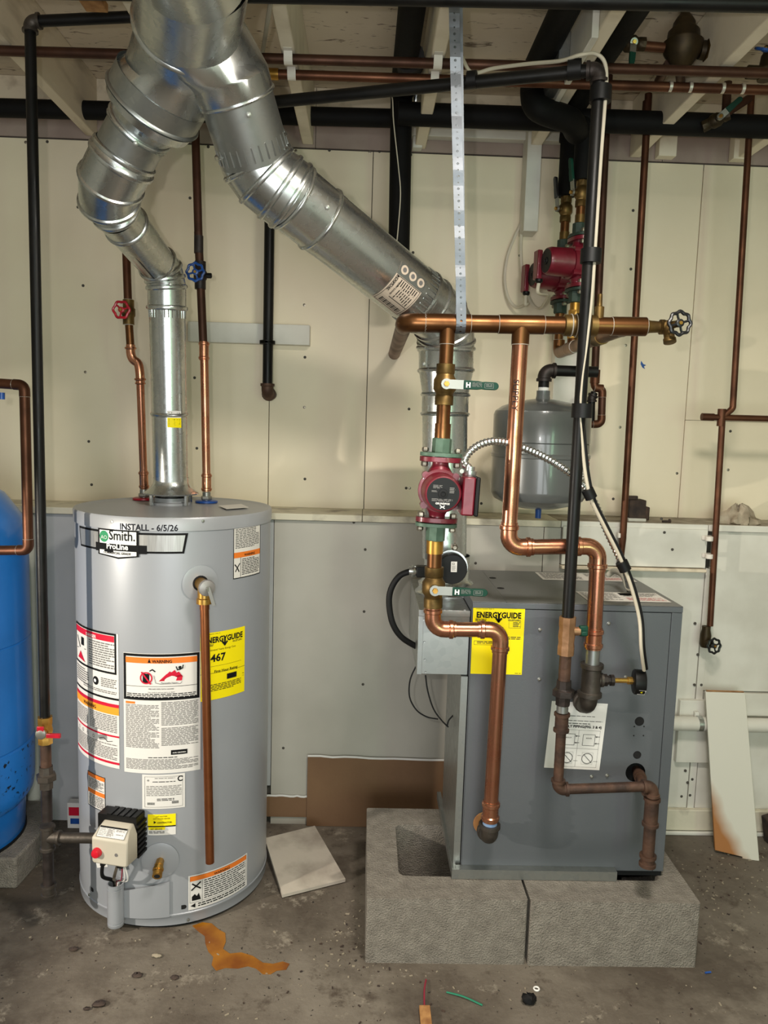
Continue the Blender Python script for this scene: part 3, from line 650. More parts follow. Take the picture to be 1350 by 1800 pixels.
# bottom right warning
d = hlabel(331, 1550, 434, 1592); a0, z0 = cyl(331, 1540); b0, z1 = cyl(434, 1494); _, zb = cyl(331, 1600)
d = Decal(lambda x, y, l: cp(a0 + x / HR, z0 - y, HR + .0004 + l), (b0 - a0) * HR, z0 - zb, curved=True)
d.rect(0, 0, 1, 1, 'label_white'); d.rect(.02, .03, .98, .17, 'ink_orange'); d.text('WARNING', .38, .155, .26, 'ink_black', .02); d.frame(.02, .03, .98, .80, .001, 'ink_grey'); d.rect(.20, .19, .205, .80, 'ink_black')
d.stroke([(.06, .25), (.11, .33), (.17, .24)], .004, 'ink_black'); d.stroke([(.05, .42), (.11, .33), (.17, .41)], .004, 'ink_black'); d.poly([(.05, .74), (.05, .62), (.09, .55), (.12, .62), (.15, .54), (.18, .74)], 'ink_black', 2); d.poly([(.10, .82), (.10, .95), (.03, .885)], 'ink_black', 2)
d.lines(.23, .21, .95, .78, 9, 'ink_black', .42, seed=31); d.lines(.14, .84, .95, .97, 2, 'ink_black', .5, seed=32); d.build('caution_label', wh, 'white label with an orange band low on the jacket')
# lid paper, gaskets and nipples
m = MB(); q = [Z(u, v, HZ + .0005) for u, v in ((384, 889), (398, 895), (437, 892), (424, 886))]; m.prism(q, (0, 0, .0006), 'label_paper'); m.build('lid_sticker', wh, 'pale sticker on the lid')
def nipple(u, v, ring_m):
    p = Z(u, v, HZ); MB().lathe(p, (0, 0, 1), [(-.002, .034), (.003, .034), (.005, .03)], ring_m, 24).build('gasket', wh, 'red gasket' if 'red' in ring_m else 'blue gasket')
    m = MB(); m.lathe(p, (0, 0, 1), [(.004, .0125), (.03, .0125)], 'chrome', 16); hexnut(m, p + V(0, 0, .012), (0, 0, 1), .012, .017, 'chrome'); m.build('nipple', wh, 'plated nipple'); return p
NH = nipple(253, 877, 'valve_red'); NC = nipple(363, 882, 'valve_blue')
# flue collar and draft hood
FC = Z(301, 884.5, HZ); m = MB(); m.lathe(FC, (0, 0, 1), [(-.003, .058), (.004, .058), (.006, .05), (.018, .05)], 'heater_lid', 32); m.lathe(FC, (0, 0, 1), [(.006, .047), (.030, .047)], 'black_plastic', 32); m.build('flue_collar', wh, 'dark flue outlet')
m = MB(); m.lathe(FC + V(0, 0, .028), (0, 0, 1), [(0, .078), (.004, .080), (.010, .072), (.022, .058), (.034, .052), (.05, .0515)], 'galvanized', 40, caps=False)
for k in range(4):
    an = PI / 4 + k * PI / 2 + .1; m.tube([FC + V(math.cos(an) * .07, math.sin(an) * .07, -.002), FC + V(math.cos(an) * .07, math.sin(an) * .07, .031)], .006, 'galvanized', 6)
m.build('draft_hood', wh, 'galvanized draft hood')
# relief valve
a, z = cyl(352, 1025); n = V(math.sin(a), -math.cos(a), 0); p = cp(a, z)
m = MB(); m.lathe(p, n, [(.0005, .048), (.0015, .048), (.003, .040), (.0032, .018)], 'heater_grey', 36); m.lathe(p, n, [(.0034, .021), (.0036, .0)], 'dark_hole', 24); m.build('relief_escutcheon', wh)
m = MB(); m.lathe(p, n, [(-.01, .016), (.045, .016), (.05, .019), (.062, .019)], 'brass', 16); m.lathe(p + n * .042, (0, 0, -1), [(0, .018), (.030, .018), (.032, .021), (.045, .021)], 'brass', 16)
m.lathe(p + n * .060, n, [(0, .021), (.003, .022), (.010, .020), (.014, .008)], 'label_metal', 20); m.build('relief_valve', wh, 'brass relief valve')
m = MB(); q = p + n * .078; m.box(q + V(.008, -.004, -.018), (.009, .003, .05), 'chrome', (V(.95, 0, .3).normalized(), V(0, 1, 0), V(-.3, 0, .95))); m.lathe(p + n * .07, n, [(0, .006), (.014, .006)], 'chrome', 10); m.build('test_lever', wh, 'plated test lever')
RV = p + n * .042 + V(0, 0, -.045)
# drain valve
a, z = cyl(282, 1512); n = V(math.sin(a), -math.cos(a), 0); p = cp(a, z)
m = MB(); m.lathe(p, n, [(.0005, .050), (.0014, .050), (.004, .040), (.0044, .012)], 'heater_grey', 36); m.build('drain_escutcheon', wh)
m = MB(); dn = (n + V(0, 0, -.45)).normalized(); m.lathe(p, n, [(0, .011), (.03, .011)], 'brass', 8); m.lathe(p + n * .022, dn, [(0, .012), (.010, .012), (.012, .0145), (.016, .0145), (.018, .011), (.021, .011), (.023, .013), (.034, .013)], 'brass', 16); m.lathe(p + n * .022 + dn * .0342, dn, [(0, .008), (.0002, .0)], 'dark_hole', 12); m.build('drain_valve', wh, 'brass drain valve')
# burner access cover with its rolled left edge
a0, z0 = cyl(217, 1560); a1, _ = cyl(298, 1555); zb_ = .040; m = MB()
pts = []; n = 10
for i in range(n + 1):
    f = i / n; th = a0 + (a1 - a0) * f; R = HR + .010 * (1 - f) + .002; pts.append((th, R))
vs = []; zt0 = cyl(224, 1562)[1]; zt1 = cyl(298, 1548)[1]
for th, R in pts:
    f = (th - a0) / (a1 - a0); zt = zt0 + (zt1 - zt0) * f; vs += [cp(th, zb_, R), cp(th, zt, R), cp(th, zt, R + .0025), cp(th, zb_, R + .0025)]
fs = [(4 * i + j, 4 * i + (j + 1) % 4, 4 * (i + 1) + (j + 1) % 4, 4 * (i + 1) + j) for i in range(n) for j in range(4)] + [(0, 1, 2, 3), (4 * n + 3, 4 * n + 2, 4 * n + 1, 4 * n)]
m.add(vs, fs, 'heater_grey'); m.build('access_cover', wh)
qd = cyl(213, 1590)[0]; q = cp(qd, 0, HR + .024)
m = MB(); m.lathe(V(q.x, q.y, .022), (0, 0, 1), [(0, .0205), (.002, .022), (.010, .022), (.0115, .0195), (.013, .022), (.108, .022), (.1095, .0195), (.111, .022), (.122, .022), (.122, .019), (.095, .018)], 'heater_grey', 28); m.lathe(V(q.x, q.y, .116), (0, 0, 1), [(0, .0185), (.0002, 0)], 'dark_hole', 20); m.build('cover_roll', wh)
for u, v in ((320, 1591), (161, 1559)):
    m = MB(); a, z = cyl(u, v)
    d = Decal(lambda x, y, l: cp(a + x / HR, z - y, HR + .0008 + l), .02, .012); m.add([d.fn(.006 + .006 * math.cos(t), .006 + .006 * math.sin(t), 0) for t in [-PI / 2 + PI * i / 6 for i in range(7)]] + [d.fn(-.002, .012, 0), d.fn(-.002, 0, 0)], [tuple(range(9))], 'dark_hole'); m.build('slot', wh, 'dark slot')
for u, v in ((197, 917), (357, 916), (331, 1617), (157, 1573)):
    m = MB(); a, z = cyl(u, v, HR + .003); m.lathe(cp(a, z, HR + .0025), V(math.sin(a), -math.cos(a), 0), [(0, .0045), (.0025, .004), (.003, .001)], 'chrome', 8); m.build('screw', wh)
# gas control valve
gv = cyl(225, 1458); n = V(math.sin(gv[0]), -math.cos(gv[0]), 0); tv = V(math.cos(gv[0]), math.sin(gv[0]), 0); up = V(0, 0, 1); GVC = cp(gv[0], gv[1] - .002, HR + .048)
m = MB(); m.box(GVC - n * .026 - tv * .006 + up * .008, (.112, .043, .108), 'black_plastic', (tv, n, up))
for k in range(7): m.box(GVC - n * .026 + tv * .052 + up * (.040 - k * .014), (.008, .044, .007), 'black_plastic', (tv, n, up))
for k in range(5): m.box(GVC - n * .026 + tv * (-.03 + k * .018) + up * .062, (.012, .042, .006), 'black_plastic', (tv, n, up))
m.build('valve_back', wh, 'black finned back of the gas control')
m = MB(); prof = [(-.048, -.050), (.048, -.050), (.053, -.044), (.053, .022), (.043, .049), (-.043, .049), (-.053, .022), (-.053, -.044)]
def fr(x, z, k): return GVC + tv * x + up * z + n * k
bk = [fr(x, z, -.006) for x, z in prof]; fk = [fr(x * .96, z * .96 if z < .03 else .044, .044 if z < .03 else .016) for x, z in prof]
m.add(bk + fk, [tuple(range(7, -1, -1)), (8, 9, 10, 11, 14, 15), (11, 12, 13, 14)] + [(i, (i + 1) % 8, (i + 1) % 8 + 8, i + 8) for i in range(8)], 'cream_plastic'); gvb = m.build('gas_control', wh, 'cream plastic gas control', bevel=.004)
p0 = fk[5]; X = (fk[4] - fk[5]); X.normalize(); Yv = (fk[5] - fk[6]); Yv = (Yv - X * Yv.dot(X)).normalized(); Nn = X.cross(Yv)
o = (fk[4] + fk[5]) / 2 - X * .040 - Yv * .002
d = Decal(flat_map(o + Nn * .0006, X, Yv, Nn), .080, .029); d.rect(0, 0, 1, 1, 'label_white'); d.frame(0, 0, 1, 1, .0008, 'ink_black'); d.rect(.02, .03, .98, .15, 'ink_black', 2); d.lines(.04, .2, .30, .9, 6, 'ink_grey', .3, seed=40); d.lines(.33, .2, .58, .9, 8, seed=41); d.lines(.62, .2, .95, .4, 3, seed=42); d.lines(.66, .6, .92, .7, 1, seed=43); d.build('control_label', gvb, 'white printed label')
m = MB(); k0 = fr(-.034, -.016, .044); m.lathe(k0, n, [(-.002, .0135), (.008, .0125), (.013, .010), (.0145, .004)], 'knob_red', 20); m.build('dial_knob', gvb, 'red dial knob')
MB().box(fr(-.028, -.052, .026), (.012, .014, .016), 'black_plastic', (tv, n, up)).build('plug', gvb, 'black plug'); MB().box(fr(.022, -.052, .026), (.016, .014, .014), 'black_plastic', (tv, n, up)).build('plug', gvb, 'black plug'); MB().lathe(fr(.020, -.016, .043), n, [(0, .005), (.002, .0045)], 'ink_grey', 12).build('status_light', gvb)
# leads from the control down into the cover
T0 = V(q.x, q.y, .135)
for nm, x0, mt, r, sw in (('igniter_lead', -.030, 'black_rubber', .005, -.01), ('sensor_tube', .012, 'bolt_steel', .004, .0), ('wire', .026, 'wire_red', .0018, .012), ('wire', .030, 'paper_white', .002, .018), ('wire', .034, 'paper_white', .002, .024)):
    a_ = fr(x0, -.056, .026); b_ = T0 + tv * (sw * .4); MB().tube(smooth([a_, a_.lerp(b_, .5) + n * .012 + tv * sw, b_ + V(0, 0, .012), b_ + V(0, 0, -.03)], 6), r, mt, 8).build(nm, wh)
m = MB(); c_ = fr(-.050, -.075, .0); m.box(c_, (.032, .0012, .022), 'paper_white', ((tv + up * .25).normalized(), n, (up - tv * .25).normalized())); m.build('paper_tag', wh, 'small white paper tag')

# relief discharge pipe
b_ = P(369, 1516, RV.y); dp = thing('discharge_pipe', 'thin copper discharge pipe hanging down the front of the grey water heater', 'pipe', (b_.x, b_.y, b_.z))
coupling(dp, RV + V(0, 0, .005), V(0, 0, 1), .042, .012, 'solder', 'copper_mid'); MB().tube([RV + V(0, 0, -.01), b_], .0118, 'copper_mid', 16).build('pipe', dp)

# ================================================================= FLUE DUCTS
def duct(root, a, b, ra, rb, mt='galvanized', name='duct', beads=(), crimp=False, n=40, seam=None):
    """one length of round duct with rolled beads at given shares of its length"""
    a = Vector(a); b = Vector(b); L = (b - a).length; d = (b - a).normalized(); pr = [(0, ra)]
    for t in beads:
        r = ra + (rb - ra) * t; w = .006 / L
        for q, k in ((-w, 0), (-w * .6, .0035), (0, .005), (w * .6, .0035), (w, 0)): pr.append(((t + q) * L, r + k))
    pr.append((L, rb)); pr.sort(key=lambda q: q[0]); m = MB(); m.lathe(a, d, pr, mt, n, caps=False)
    m.lathe(b, d, [(0, rb), (-.02, rb - .004)], mt, n, caps=False)
    if crimp:
        x, y = perp(d)
        for k in range(30):
            t = 2 * PI * k / 30; e = x * math.cos(t) + y * math.sin(t); m.tube([b - d * .045 + e * (rb - .0005), b - d * .012 + e * (rb + .0012)], .0016, mt, 5)
    o = m.build(name, root)
    if seam is not None:
        x, y = perp(d); e = x * math.cos(seam) + y * math.sin(seam); t = d.cross(e); MB().box((a + b) / 2 + e * (ra + rb) / 2, (L * .98, .007, .0025), 'galvanized_dull', (d, t, e)).build('lock_seam', o)
    return o
def gored(root, pts, r, mt='galvanized', name='duct_elbow', bead=.005, n=40):
    """adjustable elbow: straight gores meeting in raised rolled joints"""
    m = MB(); pts = [Vector(p) for p in pts]; rs = r if isinstance(r, (list, tuple)) else [r] * len(pts); tg = []
    for i in range(len(pts)):
        a = pts[max(0, i - 1)]; b = pts[min(len(pts) - 1, i + 1)]
        tg.append(((pts[i] - a).normalized() + (b - pts[i]).normalized()).normalized())
    x = perp(tg[0])[0]; vs = []; rings = 0
    for i, p in enumerate(pts):
        x = (x - tg[i] * x.dot(tg[i])).normalized(); y = tg[i].cross(x)
        for q, k in ((-.007, 0), (-.004, bead * .8), (0, bead), (.004, bead * .8), (.007, 0)):
            vs += [p + tg[i] * q + (x * math.cos(2 * PI * j / n) + y * math.sin(2 * PI * j / n)) * (rs[i] + k) for j in range(n)]; rings += 1
    m.add(vs, [(i * n + j, i * n + (j + 1) % n, (i + 1) * n + (j + 1) % n, (i + 1) * n + j) for i in range(rings - 1) for j in range(n)], mt); return m.build(name, root, ang=30)
def duct_screw(root, c, d):
    m = MB(); d = d.normalized(); m.lathe(c, d, [(-.002, .006), (.001, .006), (.0015, .0042), (.0045, .004), (.005, .002)], 'chrome', 6); m.build('screw', root)
# heater vent
hv = thing('heater_vent_pipe', 'narrow galvanized vent pipe rising from the grey water heater in two bends', 'vent pipe', FC + V(0, 0, .05))
VT = P(293, 505, 2.255)
vb = FC + V(0, 0, .055); duct(hv, vb, vb.lerp(VT, .93), .0505, .0505, beads=(.40,), crimp=True)
dA = (VT - vb).normalized(); E1 = P(288, 478, 2.245); L1 = P(262, 445, 2.19)
gored(hv, [vb.lerp(VT, .90), VT, VT.lerp(E1, .55) , E1 + V(-.003, 0, .004), E1.lerp(L1, .45)], .0535)
U1 = P(205, 375, 1.99)
duct(hv, E1.lerp(L1, .30), U1, .051, .056, beads=(.80,))
q0 = E1.lerp(L1, .5); q1 = U1; e = (EYE - q0.lerp(q1, .5)); dd_ = (q1 - q0).normalized(); e = (e - dd_ * e.dot(dd_)).normalized(); t_ = dd_.cross(e); e2 = (e * .80 + t_ * (.6 if (t_.x < 0) else -.6)).normalized()
sm = MB(); sm.box(q0.lerp(q1, .42) + e2 * .0535, ((q1 - q0).length * .78, .0045, .004), 'galvanized_seam', (dd_, e2.cross(dd_), e2)); sm.build('lock_seam', hv)
B0 = P(200, 362, 1.95); B1 = P(190, 327, 1.90); B2 = P(208, 290, 1.87); B3 = P(227, 258, 1.85)
gored(hv, [U1.lerp(B0, .3), P(192, 352, 1.945), P(196, 318, 1.895), P(214, 282, 1.865), P(219, 272, 1.86)], [.058, .070, .0735, .0735, .071])
C1 = P(241, 232, 1.835); duct(hv, P(214, 282, 1.865), C1, .0695, .0685, mt='galvanized_dull', beads=(.0,), crimp=False)
duct(hv, C1, P(252, 214, 1.825), .0695, .069, beads=(.05,), name='duct')
R0 = P(246, 224, 1.83); R1 = P(269, 186, 1.80); R2 = P(287, 152, 1.775)
duct(hv, R0, R1, .070, .103, name='reducer', beads=(.04,)); duct(hv, R1, R2, .1045, .1045, name='collar', beads=(.05,), mt='galvanized_dull')
for p, t in ((P(215, 268, 1.86), .069),): pass
for u, v, y in ((239, 252, 1.77), (176, 388, 1.95), (300, 500, 2.20)): duct_screw(hv, P(u, v, y), EYE - P(u, v, y))
a = P(304, 722, 2.21); b = P(329, 728, 2.146)
m = MB(); vd = (vb - VT).normalized()
def vmap(x, y, l):
    t = .12 + x / .0505; s_ = (a.z - y); c0 = vb + (VT - vb) * ((s_ - vb.z) / (VT.z - vb.z)); return V(c0.x + math.sin(t) * (.0511 + l), c0.y - math.cos(t) * (.0511 + l), s_)
d = Decal(vmap, .040, .048, curved=True); d.rect(0, 0, 1, .42, 'label_white'); d.rect(0, .42, 1, 1, 'label_yellow'); d.lines(.1, .1, .9, .38, 3, 'ink_black', .5, seed=50); d.lines(.1, .5, .9, .92, 5, 'ink_black', .45, seed=51); d.build('sticker', hv, 'yellow and silver sticker')
# wye and trunk
WC = P(325, 118, 1.765)
ty = thing('flue_wye', 'large galvanized wye fitting and trunk duct under the joists at the upper left', 'duct', WC)
T1 = P(330, 42, 1.66); T2 = P(338, -60, 1.52); T3 = V(T2.x - .02, .45, T2.z)
duct(ty, T1.lerp(T2, -.12), T2, .106, .107, name='trunk_duct', beads=(.10,)); duct(ty, T2, T3, .107, .107, name='trunk_duct')
BR = P(452, 285, 1.84); BL = R2
BR0 = P(409, 152, 1.755); BR1 = P(427, 205, 1.79)
def loft(m, rings, mt, n=40):
    """rings: (centre, axis, radius); all share one reference so that the skin does not twist"""
    vs = []
    for c, ax, r in rings:
        ax = ax.normalized(); x = (V(1, 0, 0) - ax * ax.x).normalized(); y = ax.cross(x)
        vs += [c + (x * math.cos(2 * PI * j / n) + y * math.sin(2 * PI * j / n)) * r for j in range(n)]
    m.add(vs, [(i * n + j, i * n + (j + 1) % n, (i + 1) * n + (j + 1) % n, (i + 1) * n + j) for i in range(len(rings) - 1) for j in range(n)], mt)
ax0 = (T1 - T2); axl = (R1 - R2); axr = (BR1 - BR0)
m = MB(); loft(m, [(T1.lerp(T2, .05), ax0, .1055), (T1.lerp(WC, .5), ax0 + axl.normalized() * ax0.length * .5, .1055), (WC.lerp(R2, .45), axl + axr * .3, .105), (R2 + axl.normalized() * .012, axl, .1035)], 'galvanized'); m.build('wye_body', ty)
m = MB(); loft(m, [(T1.lerp(T2, .12), ax0, .104), (P(365, 88, 1.70), ax0.normalized() + axr.normalized() * .6, .103), (BR0.lerp(P(365, 88, 1.70), .25), axr, .092), (BR0.lerp(BR1, .35), axr, .083)], 'galvanized'); m.ring(BR0.lerp(BR1, .35), axr, .083, .004, 'galvanized', 40, 8); m.build('wye_branch', ty)
# boiler vent
bv = thing('boiler_vent_pipe', 'wide galvanized vent pipe slanting down from the wye to the dark grey boiler', 'vent pipe', P(784, 1020, 2.2))
S1 = P(452, 288, 1.845)
duct(bv, BR0.lerp(BR1, .3), S1.lerp(BR1, .1), .0805, .0805, mt='galvanized_dull', crimp=True)
D0 = P(503, 338, 1.875); D1 = P(752, 538, 2.12)
gored(bv, [P(441, 256, 1.835), P(452, 286, 1.85), P(468, 309, 1.86), P(492, 330, 1.87), P(510, 344, 1.88)], .0825)
dv = (D1 - D0).normalized(); duct(bv, D0.lerp(D1, -.03), D0.lerp(D1, .26), .0795, .0795, beads=(.25, .84)); duct(bv, D0.lerp(D1, .22), D1, .0785, .0785, crimp=False)
for k in range(16):
    pass
V0 = P(784, 612, 2.215); V1 = P(781, 980, 2.215)
gored(bv, [D0.lerp(D1, .93), D1, P(772, 556, 2.155), P(783, 578, 2.19), P(784.5, 600, 2.213), V0], .0795)
m = MB(); x, y = perp(dv)
for k in range(34):
    t = 2 * PI * k / 34; e = x * math.cos(t) + y * math.sin(t); c = D0.lerp(D1, .86); m.tube([c + e * .0785, c + dv * .035 + e * .0805], .0018, 'galvanized', 5)
m.build('crimp', bv, kind='stuff')
z1 = P(784, 655, 2.215); z2 = P(783, 692, 2.215); z3 = P(782, 730, 2.215)
duct(bv, V0, z1, .0775, .0775, beads=(.05, .92)); duct(bv, z1, z2, .0765, .0665, name='reducer'); duct(bv, z2, z3, .0668, .0668, beads=(.05, .95)); duct(bv, z3, V1, .0645, .0645)
for u, v, y in ((745, 640, 2.16), (575, 365, 1.80), (437, 202, 1.70)): duct_screw(bv, P(u, v, y), EYE - P(u, v, y))
# printed label on the slanting duct
fx = (P(735, 490, 2.05) - P(703, 447, 2.05)); A0 = P(703, 447, 2.06)
c0 = D0 + dv * ((P(690, 494, 2.06) - D0).dot(dv)); e = EYE - c0; e = (e - dv * e.dot(dv)).normalized(); q_ = dv.cross(e)      # q_ : across the duct
if q_.z < 0: q_ = -q_
def dmap(x, y, l): t = .62 - x / .079; return c0 + dv * (y - .045) + (e * math.cos(t) + q_ * math.sin(t)) * (.0795 + l)
d = Decal(dmap, .128, .090, curved=True); d.rect(0, 0, 1, 1, 'label_tan'); d.rect(0, .0, .26, 1, 'galvanized_dull', 1)
for k in range(3): d.disc(.12, .18 + .32 * k, .0115, 'label_tan', 2, 18); d.disc(.12, .18 + .32 * k, .006, 'ink_grey', 3, 12)
d.frame(.27, .04, .97, .96, .0012, 'ink_black')
def along(t, x, y, w, mt, off=.02): # lettering that reads along the duct, upside down from here
    vs, fs, tw = text_geo(t, off); k = w * d.h / tw
    d.m.add([d.fn(x * d.w - b * k, y * d.h + (-a * k), d.l + .0014) for a, b in vs], fs, mt)
def across(t, x, y, w, mt, off=.02):
    vs, fs, tw = text_geo(t, off); k = w * d.w / tw
    d.m.add([d.fn(x * d.w - a * k, y * d.h + b * k, d.l + .0014) for a, b in vs], fs, mt)
across('26CP6X24', .62, .06, .34, 'ink_black', .03); across('SINGLE WALL', .66, .22, .30, 'ink_black', .02)
d.lines(.30, .25, .46, .92, 9, 'ink_black', .4, seed=52); d.lines(.48, .38, .68, .92, 7, 'ink_black', .35, seed=53); d.rect(.70, .28, .715, .95, 'ink_black', 2)
for k in range(15): d.rect(.80, .16 + .05 * k, .92, .16 + .05 * k + (.018 if k % 3 else .032), 'ink_black', 2)
d.build('duct_label', bv, 'tan printed label')

# ================================================================= PIPES OF THE WATER HEATER
def hpipe(name, label, pts, r, valve, hw, nip, fit0):
    pass
yh = 2.36
hp = thing('hot_water_pipe', 'copper pipe with a red handwheel above the grey water heater', 'pipe', NH)
t0 = NH + V(0, 0, .03); k1 = P(246, 655, yh); k2 = P(231, 628, yh); k3 = k2; k4 = k2
MB().tube([NH + V(0, 0, .058), k1], .0118, 'copper_bright', 16).build('pipe', hp)
coupling(hp, NH + V(0, 0, .060), (k1 - NH).normalized(), .055, .0125, 'press', 'copper_fitting')
m = MB(); dirv = (k1 - NH).normalized()
m.tube(smooth([k1 - dirv * .03, k1 - dirv * .005, P(243, 640, yh), P(234, 632, yh), P(230, 622, yh), P(229.5, 606, yh)], 5), .0135, 'copper_fitting', 16)
for pt in (k1 - dirv * .02, P(229.5, 612, yh)): m.ring(pt, dirv, .0135, .004, 'copper_fitting', 18, 8)
m.ring(k1 - dirv * .032, dirv, .013, .003, 'copper_fitting', 18, 8); m.build('offset_elbow', hp)
MB().tube([P(229.3, 608, yh), P(227, 572, yh)], .0118, 'copper_aged', 16).build('pipe', hp)
m = MB(); c = P(226, 549, yh); d_ = V(0, 0, 1); m.lathe(c, d_, [(-.036, .0125), (-.036, .0165), (-.014, .0165), (-.010, .0195), (.010, .0195), (.014, .0165), (.036, .0165), (.036, .0125)], 'brass_aged', 18)
fv = (V(-.10, -1, 0)).normalized(); m.lathe(c, fv, [(0, .014), (.022, .014), (.024, .010), (.048, .008)], 'brass_aged', 12)
for t in (-.036, .036): m.ring(c + d_ * t, d_, .0135, .0018, 'solder', 18, 6)
m.build('gate_valve', hp); handwheel(hp, c + fv * .052, fv, .027, 'valve_red', 6, label='red handwheel')
MB().tube([P(225, 531, yh), P(221.5, 430, yh + .01), P(212, 120, yh + .06)], .0118, 'copper_dark', 16).build('pipe', hp)
cw = thing('cold_water_pipe', 'copper pipe with a blue handwheel above the grey water heater', 'pipe', NC)
MB().tube([NC + V(0, 0, .058), P(359, 628, yh)], .0125, 'copper_bright', 16).build('pipe', cw)
coupling(cw, NC + V(0, 0, .060), V(0, 0, 1), .055, .013, 'press', 'copper_fitting'); coupling(cw, P(358.5, 617, yh), V(0, 0, 1), .055, .013, 'press', 'copper_fitting')
MB().tube([P(357.5, 608, yh), P(353, 505, yh)], .0125, 'copper_brown', 16).build('pipe', cw)
m = MB(); c = P(352, 484, yh); m.lathe(c, d_, [(-.040, .013), (-.040, .0165), (-.014, .0165), (-.010, .0195), (.010, .0195), (.014, .0165), (.040, .0165), (.040, .013)], 'iron_dark', 18); fv = V(-.06, -1, 0).normalized(); m.lathe(c, fv, [(0, .014), (.022, .014), (.024, .010), (.048, .008)], 'iron_dark', 12); m.lathe(c, V(1, 0, 0), [(0, .008), (.032, .008), (.034, .006)], 'black_plastic', 8)
m.build('gate_valve', cw); handwheel(cw, c + fv * .052, fv, .028, 'valve_blue', 8, label='blue handwheel')
MB().tube([P(351, 466, yh), P(348.5, 408, yh)], .0125, 'copper_brown', 16).build('pipe', cw)
coupling(cw, P(349.3, 430, yh), V(0, 0, 1), .05, .0128, 'solder', 'iron_dark')
MB().tube([P(348.8, 412, yh), P(343, 215, yh + .03), P(340, 120, yh + .05)], .0122, 'copper_brown', 16).build('pipe', cw)

# ================================================================= GAS PIPE OF THE WATER HEATER
yg = 1.95; gx = lambda v: P(62, 500, yg).x
def gp_(z): return V(-.8195, yg, z)
zg = lambda v: P(75, v, yg).z
gl = thing('gas_pipe', 'black steel gas pipe with a red handled valve left of the grey water heater', 'pipe', gp_(zg(1575)))
top = gp_(P(58, 38, yg).z); far = P(247, 29, yg)
run(gl, [gp_(zg(1262)), top, far + (far - top) * .6], .0128, 'black_pipe', 'iron', 'iron_fitting', elabel='grey malleable iron elbow')
gv_ = gp_(zg(1283)); m = MB(); m.lathe(gv_, d_, [(-.036, .013), (-.036, .019), (-.020, .019), (-.012, .017), (0, .020), (.012, .017), (.020, .019), (.036, .019), (.036, .013)], 'brass', 8); m.lathe(gv_, (0, -1, 0), [(0, .012), (.026, .012)], 'brass', 12); gvo = m.build('gas_valve', gl, 'brass ball valve')
m = MB(); m.lathe(gv_ + V(0, -.026, 0), (0, -1, 0), [(0, .014), (.004, .014), (.006, .008)], 'chrome', 14); m.box(gv_ + V(.034, -.031, -.002), (.036, .008, .011), 'valve_red'); m.box(gv_ + V(.0, -.029, .012), (.018, .004, .018), 'valve_red'); m.build('handle', gl, 'red handle', bevel=.001)
pipe(gl, gp_(zg(1302)), gp_(zg(1352)), .0138, 'iron_rusty'); union_fit(gl, gp_(zg(1366)), d_, .0138, 'iron_fitting'); pipe(gl, gp_(zg(1380)), gp_(zg(1442)), .0138, 'iron_dark')
TE = gp_(zg(1472)); br = GVC + tv * -.050 + up * -.004 + n * .0
te_d = (br - TE).normalized(); tee(gl, TE, d_, te_d, .0138, .0138, 'iron', 'iron_fitting', .034, .034); pipe(gl, TE + te_d * .028, br, .0138, 'iron_fitting')
pipe(gl, TE - d_ * .028, gp_(zg(1562)), .0138, 'iron_dark'); coupling(gl, gp_(zg(1564)), d_, .034, .014, 'iron', 'iron_fitting', 'cap')

# ================================================================= PRESSURE TANK AT THE LEFT EDGE
q = P(47, 1150, 2.25); TC = V(q.x - .277, 2.27, .0955); tr = .262
pt_ = thing('pressure_tank', 'blue well pressure tank at the left edge of the room', 'tank', TC)
zt = P(0, 858, 2.1).z + .03; h = zt - TC.z
m = MB(); MB().lathe(TC, d_, [(.118, tr * .93), (.14, tr * .985), (.17, tr), (.2998, tr + .002)], 'tank_blue_scuffed', 64).build('lower_shell', pt_, 'scuffed lower shell'); pr = [(.30, tr + .002), (.305, tr - .003), (.31, tr), (h * .55, tr - .002), (h * .553, tr - .005), (h * .556, tr - .002), (h * .80, tr - .003), (h * .88, tr * .93), (h * .94, tr * .75), (h * .98, tr * .5), (h, tr * .1)]
m.lathe(TC, d_, pr, 'tank_blue', 64); m.build('tank_body', pt_, ang=30)
MB().lathe(TC, d_, [(0, tr * .87), (.004, tr * .88), (.122, tr * .90)], 'tank_blue', 64).build('skirt', pt_); MB().lathe(TC, d_, [(.000, tr * .895), (.008, tr * .895)], 'black_rubber', 64).build('base_trim', pt_, 'black trim at the foot')
RS = tr * .90 + .001
def tmap(x, y, l): t = -.08 + x / RS; return V(TC.x + math.sin(t + .55) * (RS + l), TC.y - math.cos(t + .55) * (RS + l), .185 - y)
d = Decal(tmap, .085, .068, curved=True); d.rect(0, 0, 1, 1, 'label_metal'); d.frame(.03, .04, .97, .96, .0012, 'ink_soft'); d.rect(.45, .04, .46, .96, 'ink_soft', 2)
for k in range(5): d.rect(.5, .12 + k * .17, .92, .19 + k * .17, 'ink_soft', 2); d.rect(.08, .12 + k * .17, .40, .19 + k * .17, 'ink_soft', 2)
d.build('data_plate', pt_, 'grey data plate')
# copper pipe in front of the tank
lp = thing('copper_pipe', 'dark copper pipe bending down in front of the blue pressure tank', 'pipe', P(48, 960, 2.0))
run(lp, [P(-60, 670, 2.03), P(43, 677, 2.0), P(50, 967, 2.0), P(-60, 968, 2.03)], .0128, 'copper_dark', 'solder', 'copper_dark'); MB().tube([P(3, 690, 2.02), P(3, 702, 2.02)], .008, 'valve_blue', 10).build('drain_cap', lp)
# white pipe on the wall behind
wp = MB(); wp.tube([P(47, 905, YL - .024), V(P(52, 1100, YL - .024).x, YL - .024, .0)], .021, 'pvc_white', 16); solid(wp, 'plastic_pipe', 'white plastic pipe standing against the wall behind the blue tank', 'pipe')

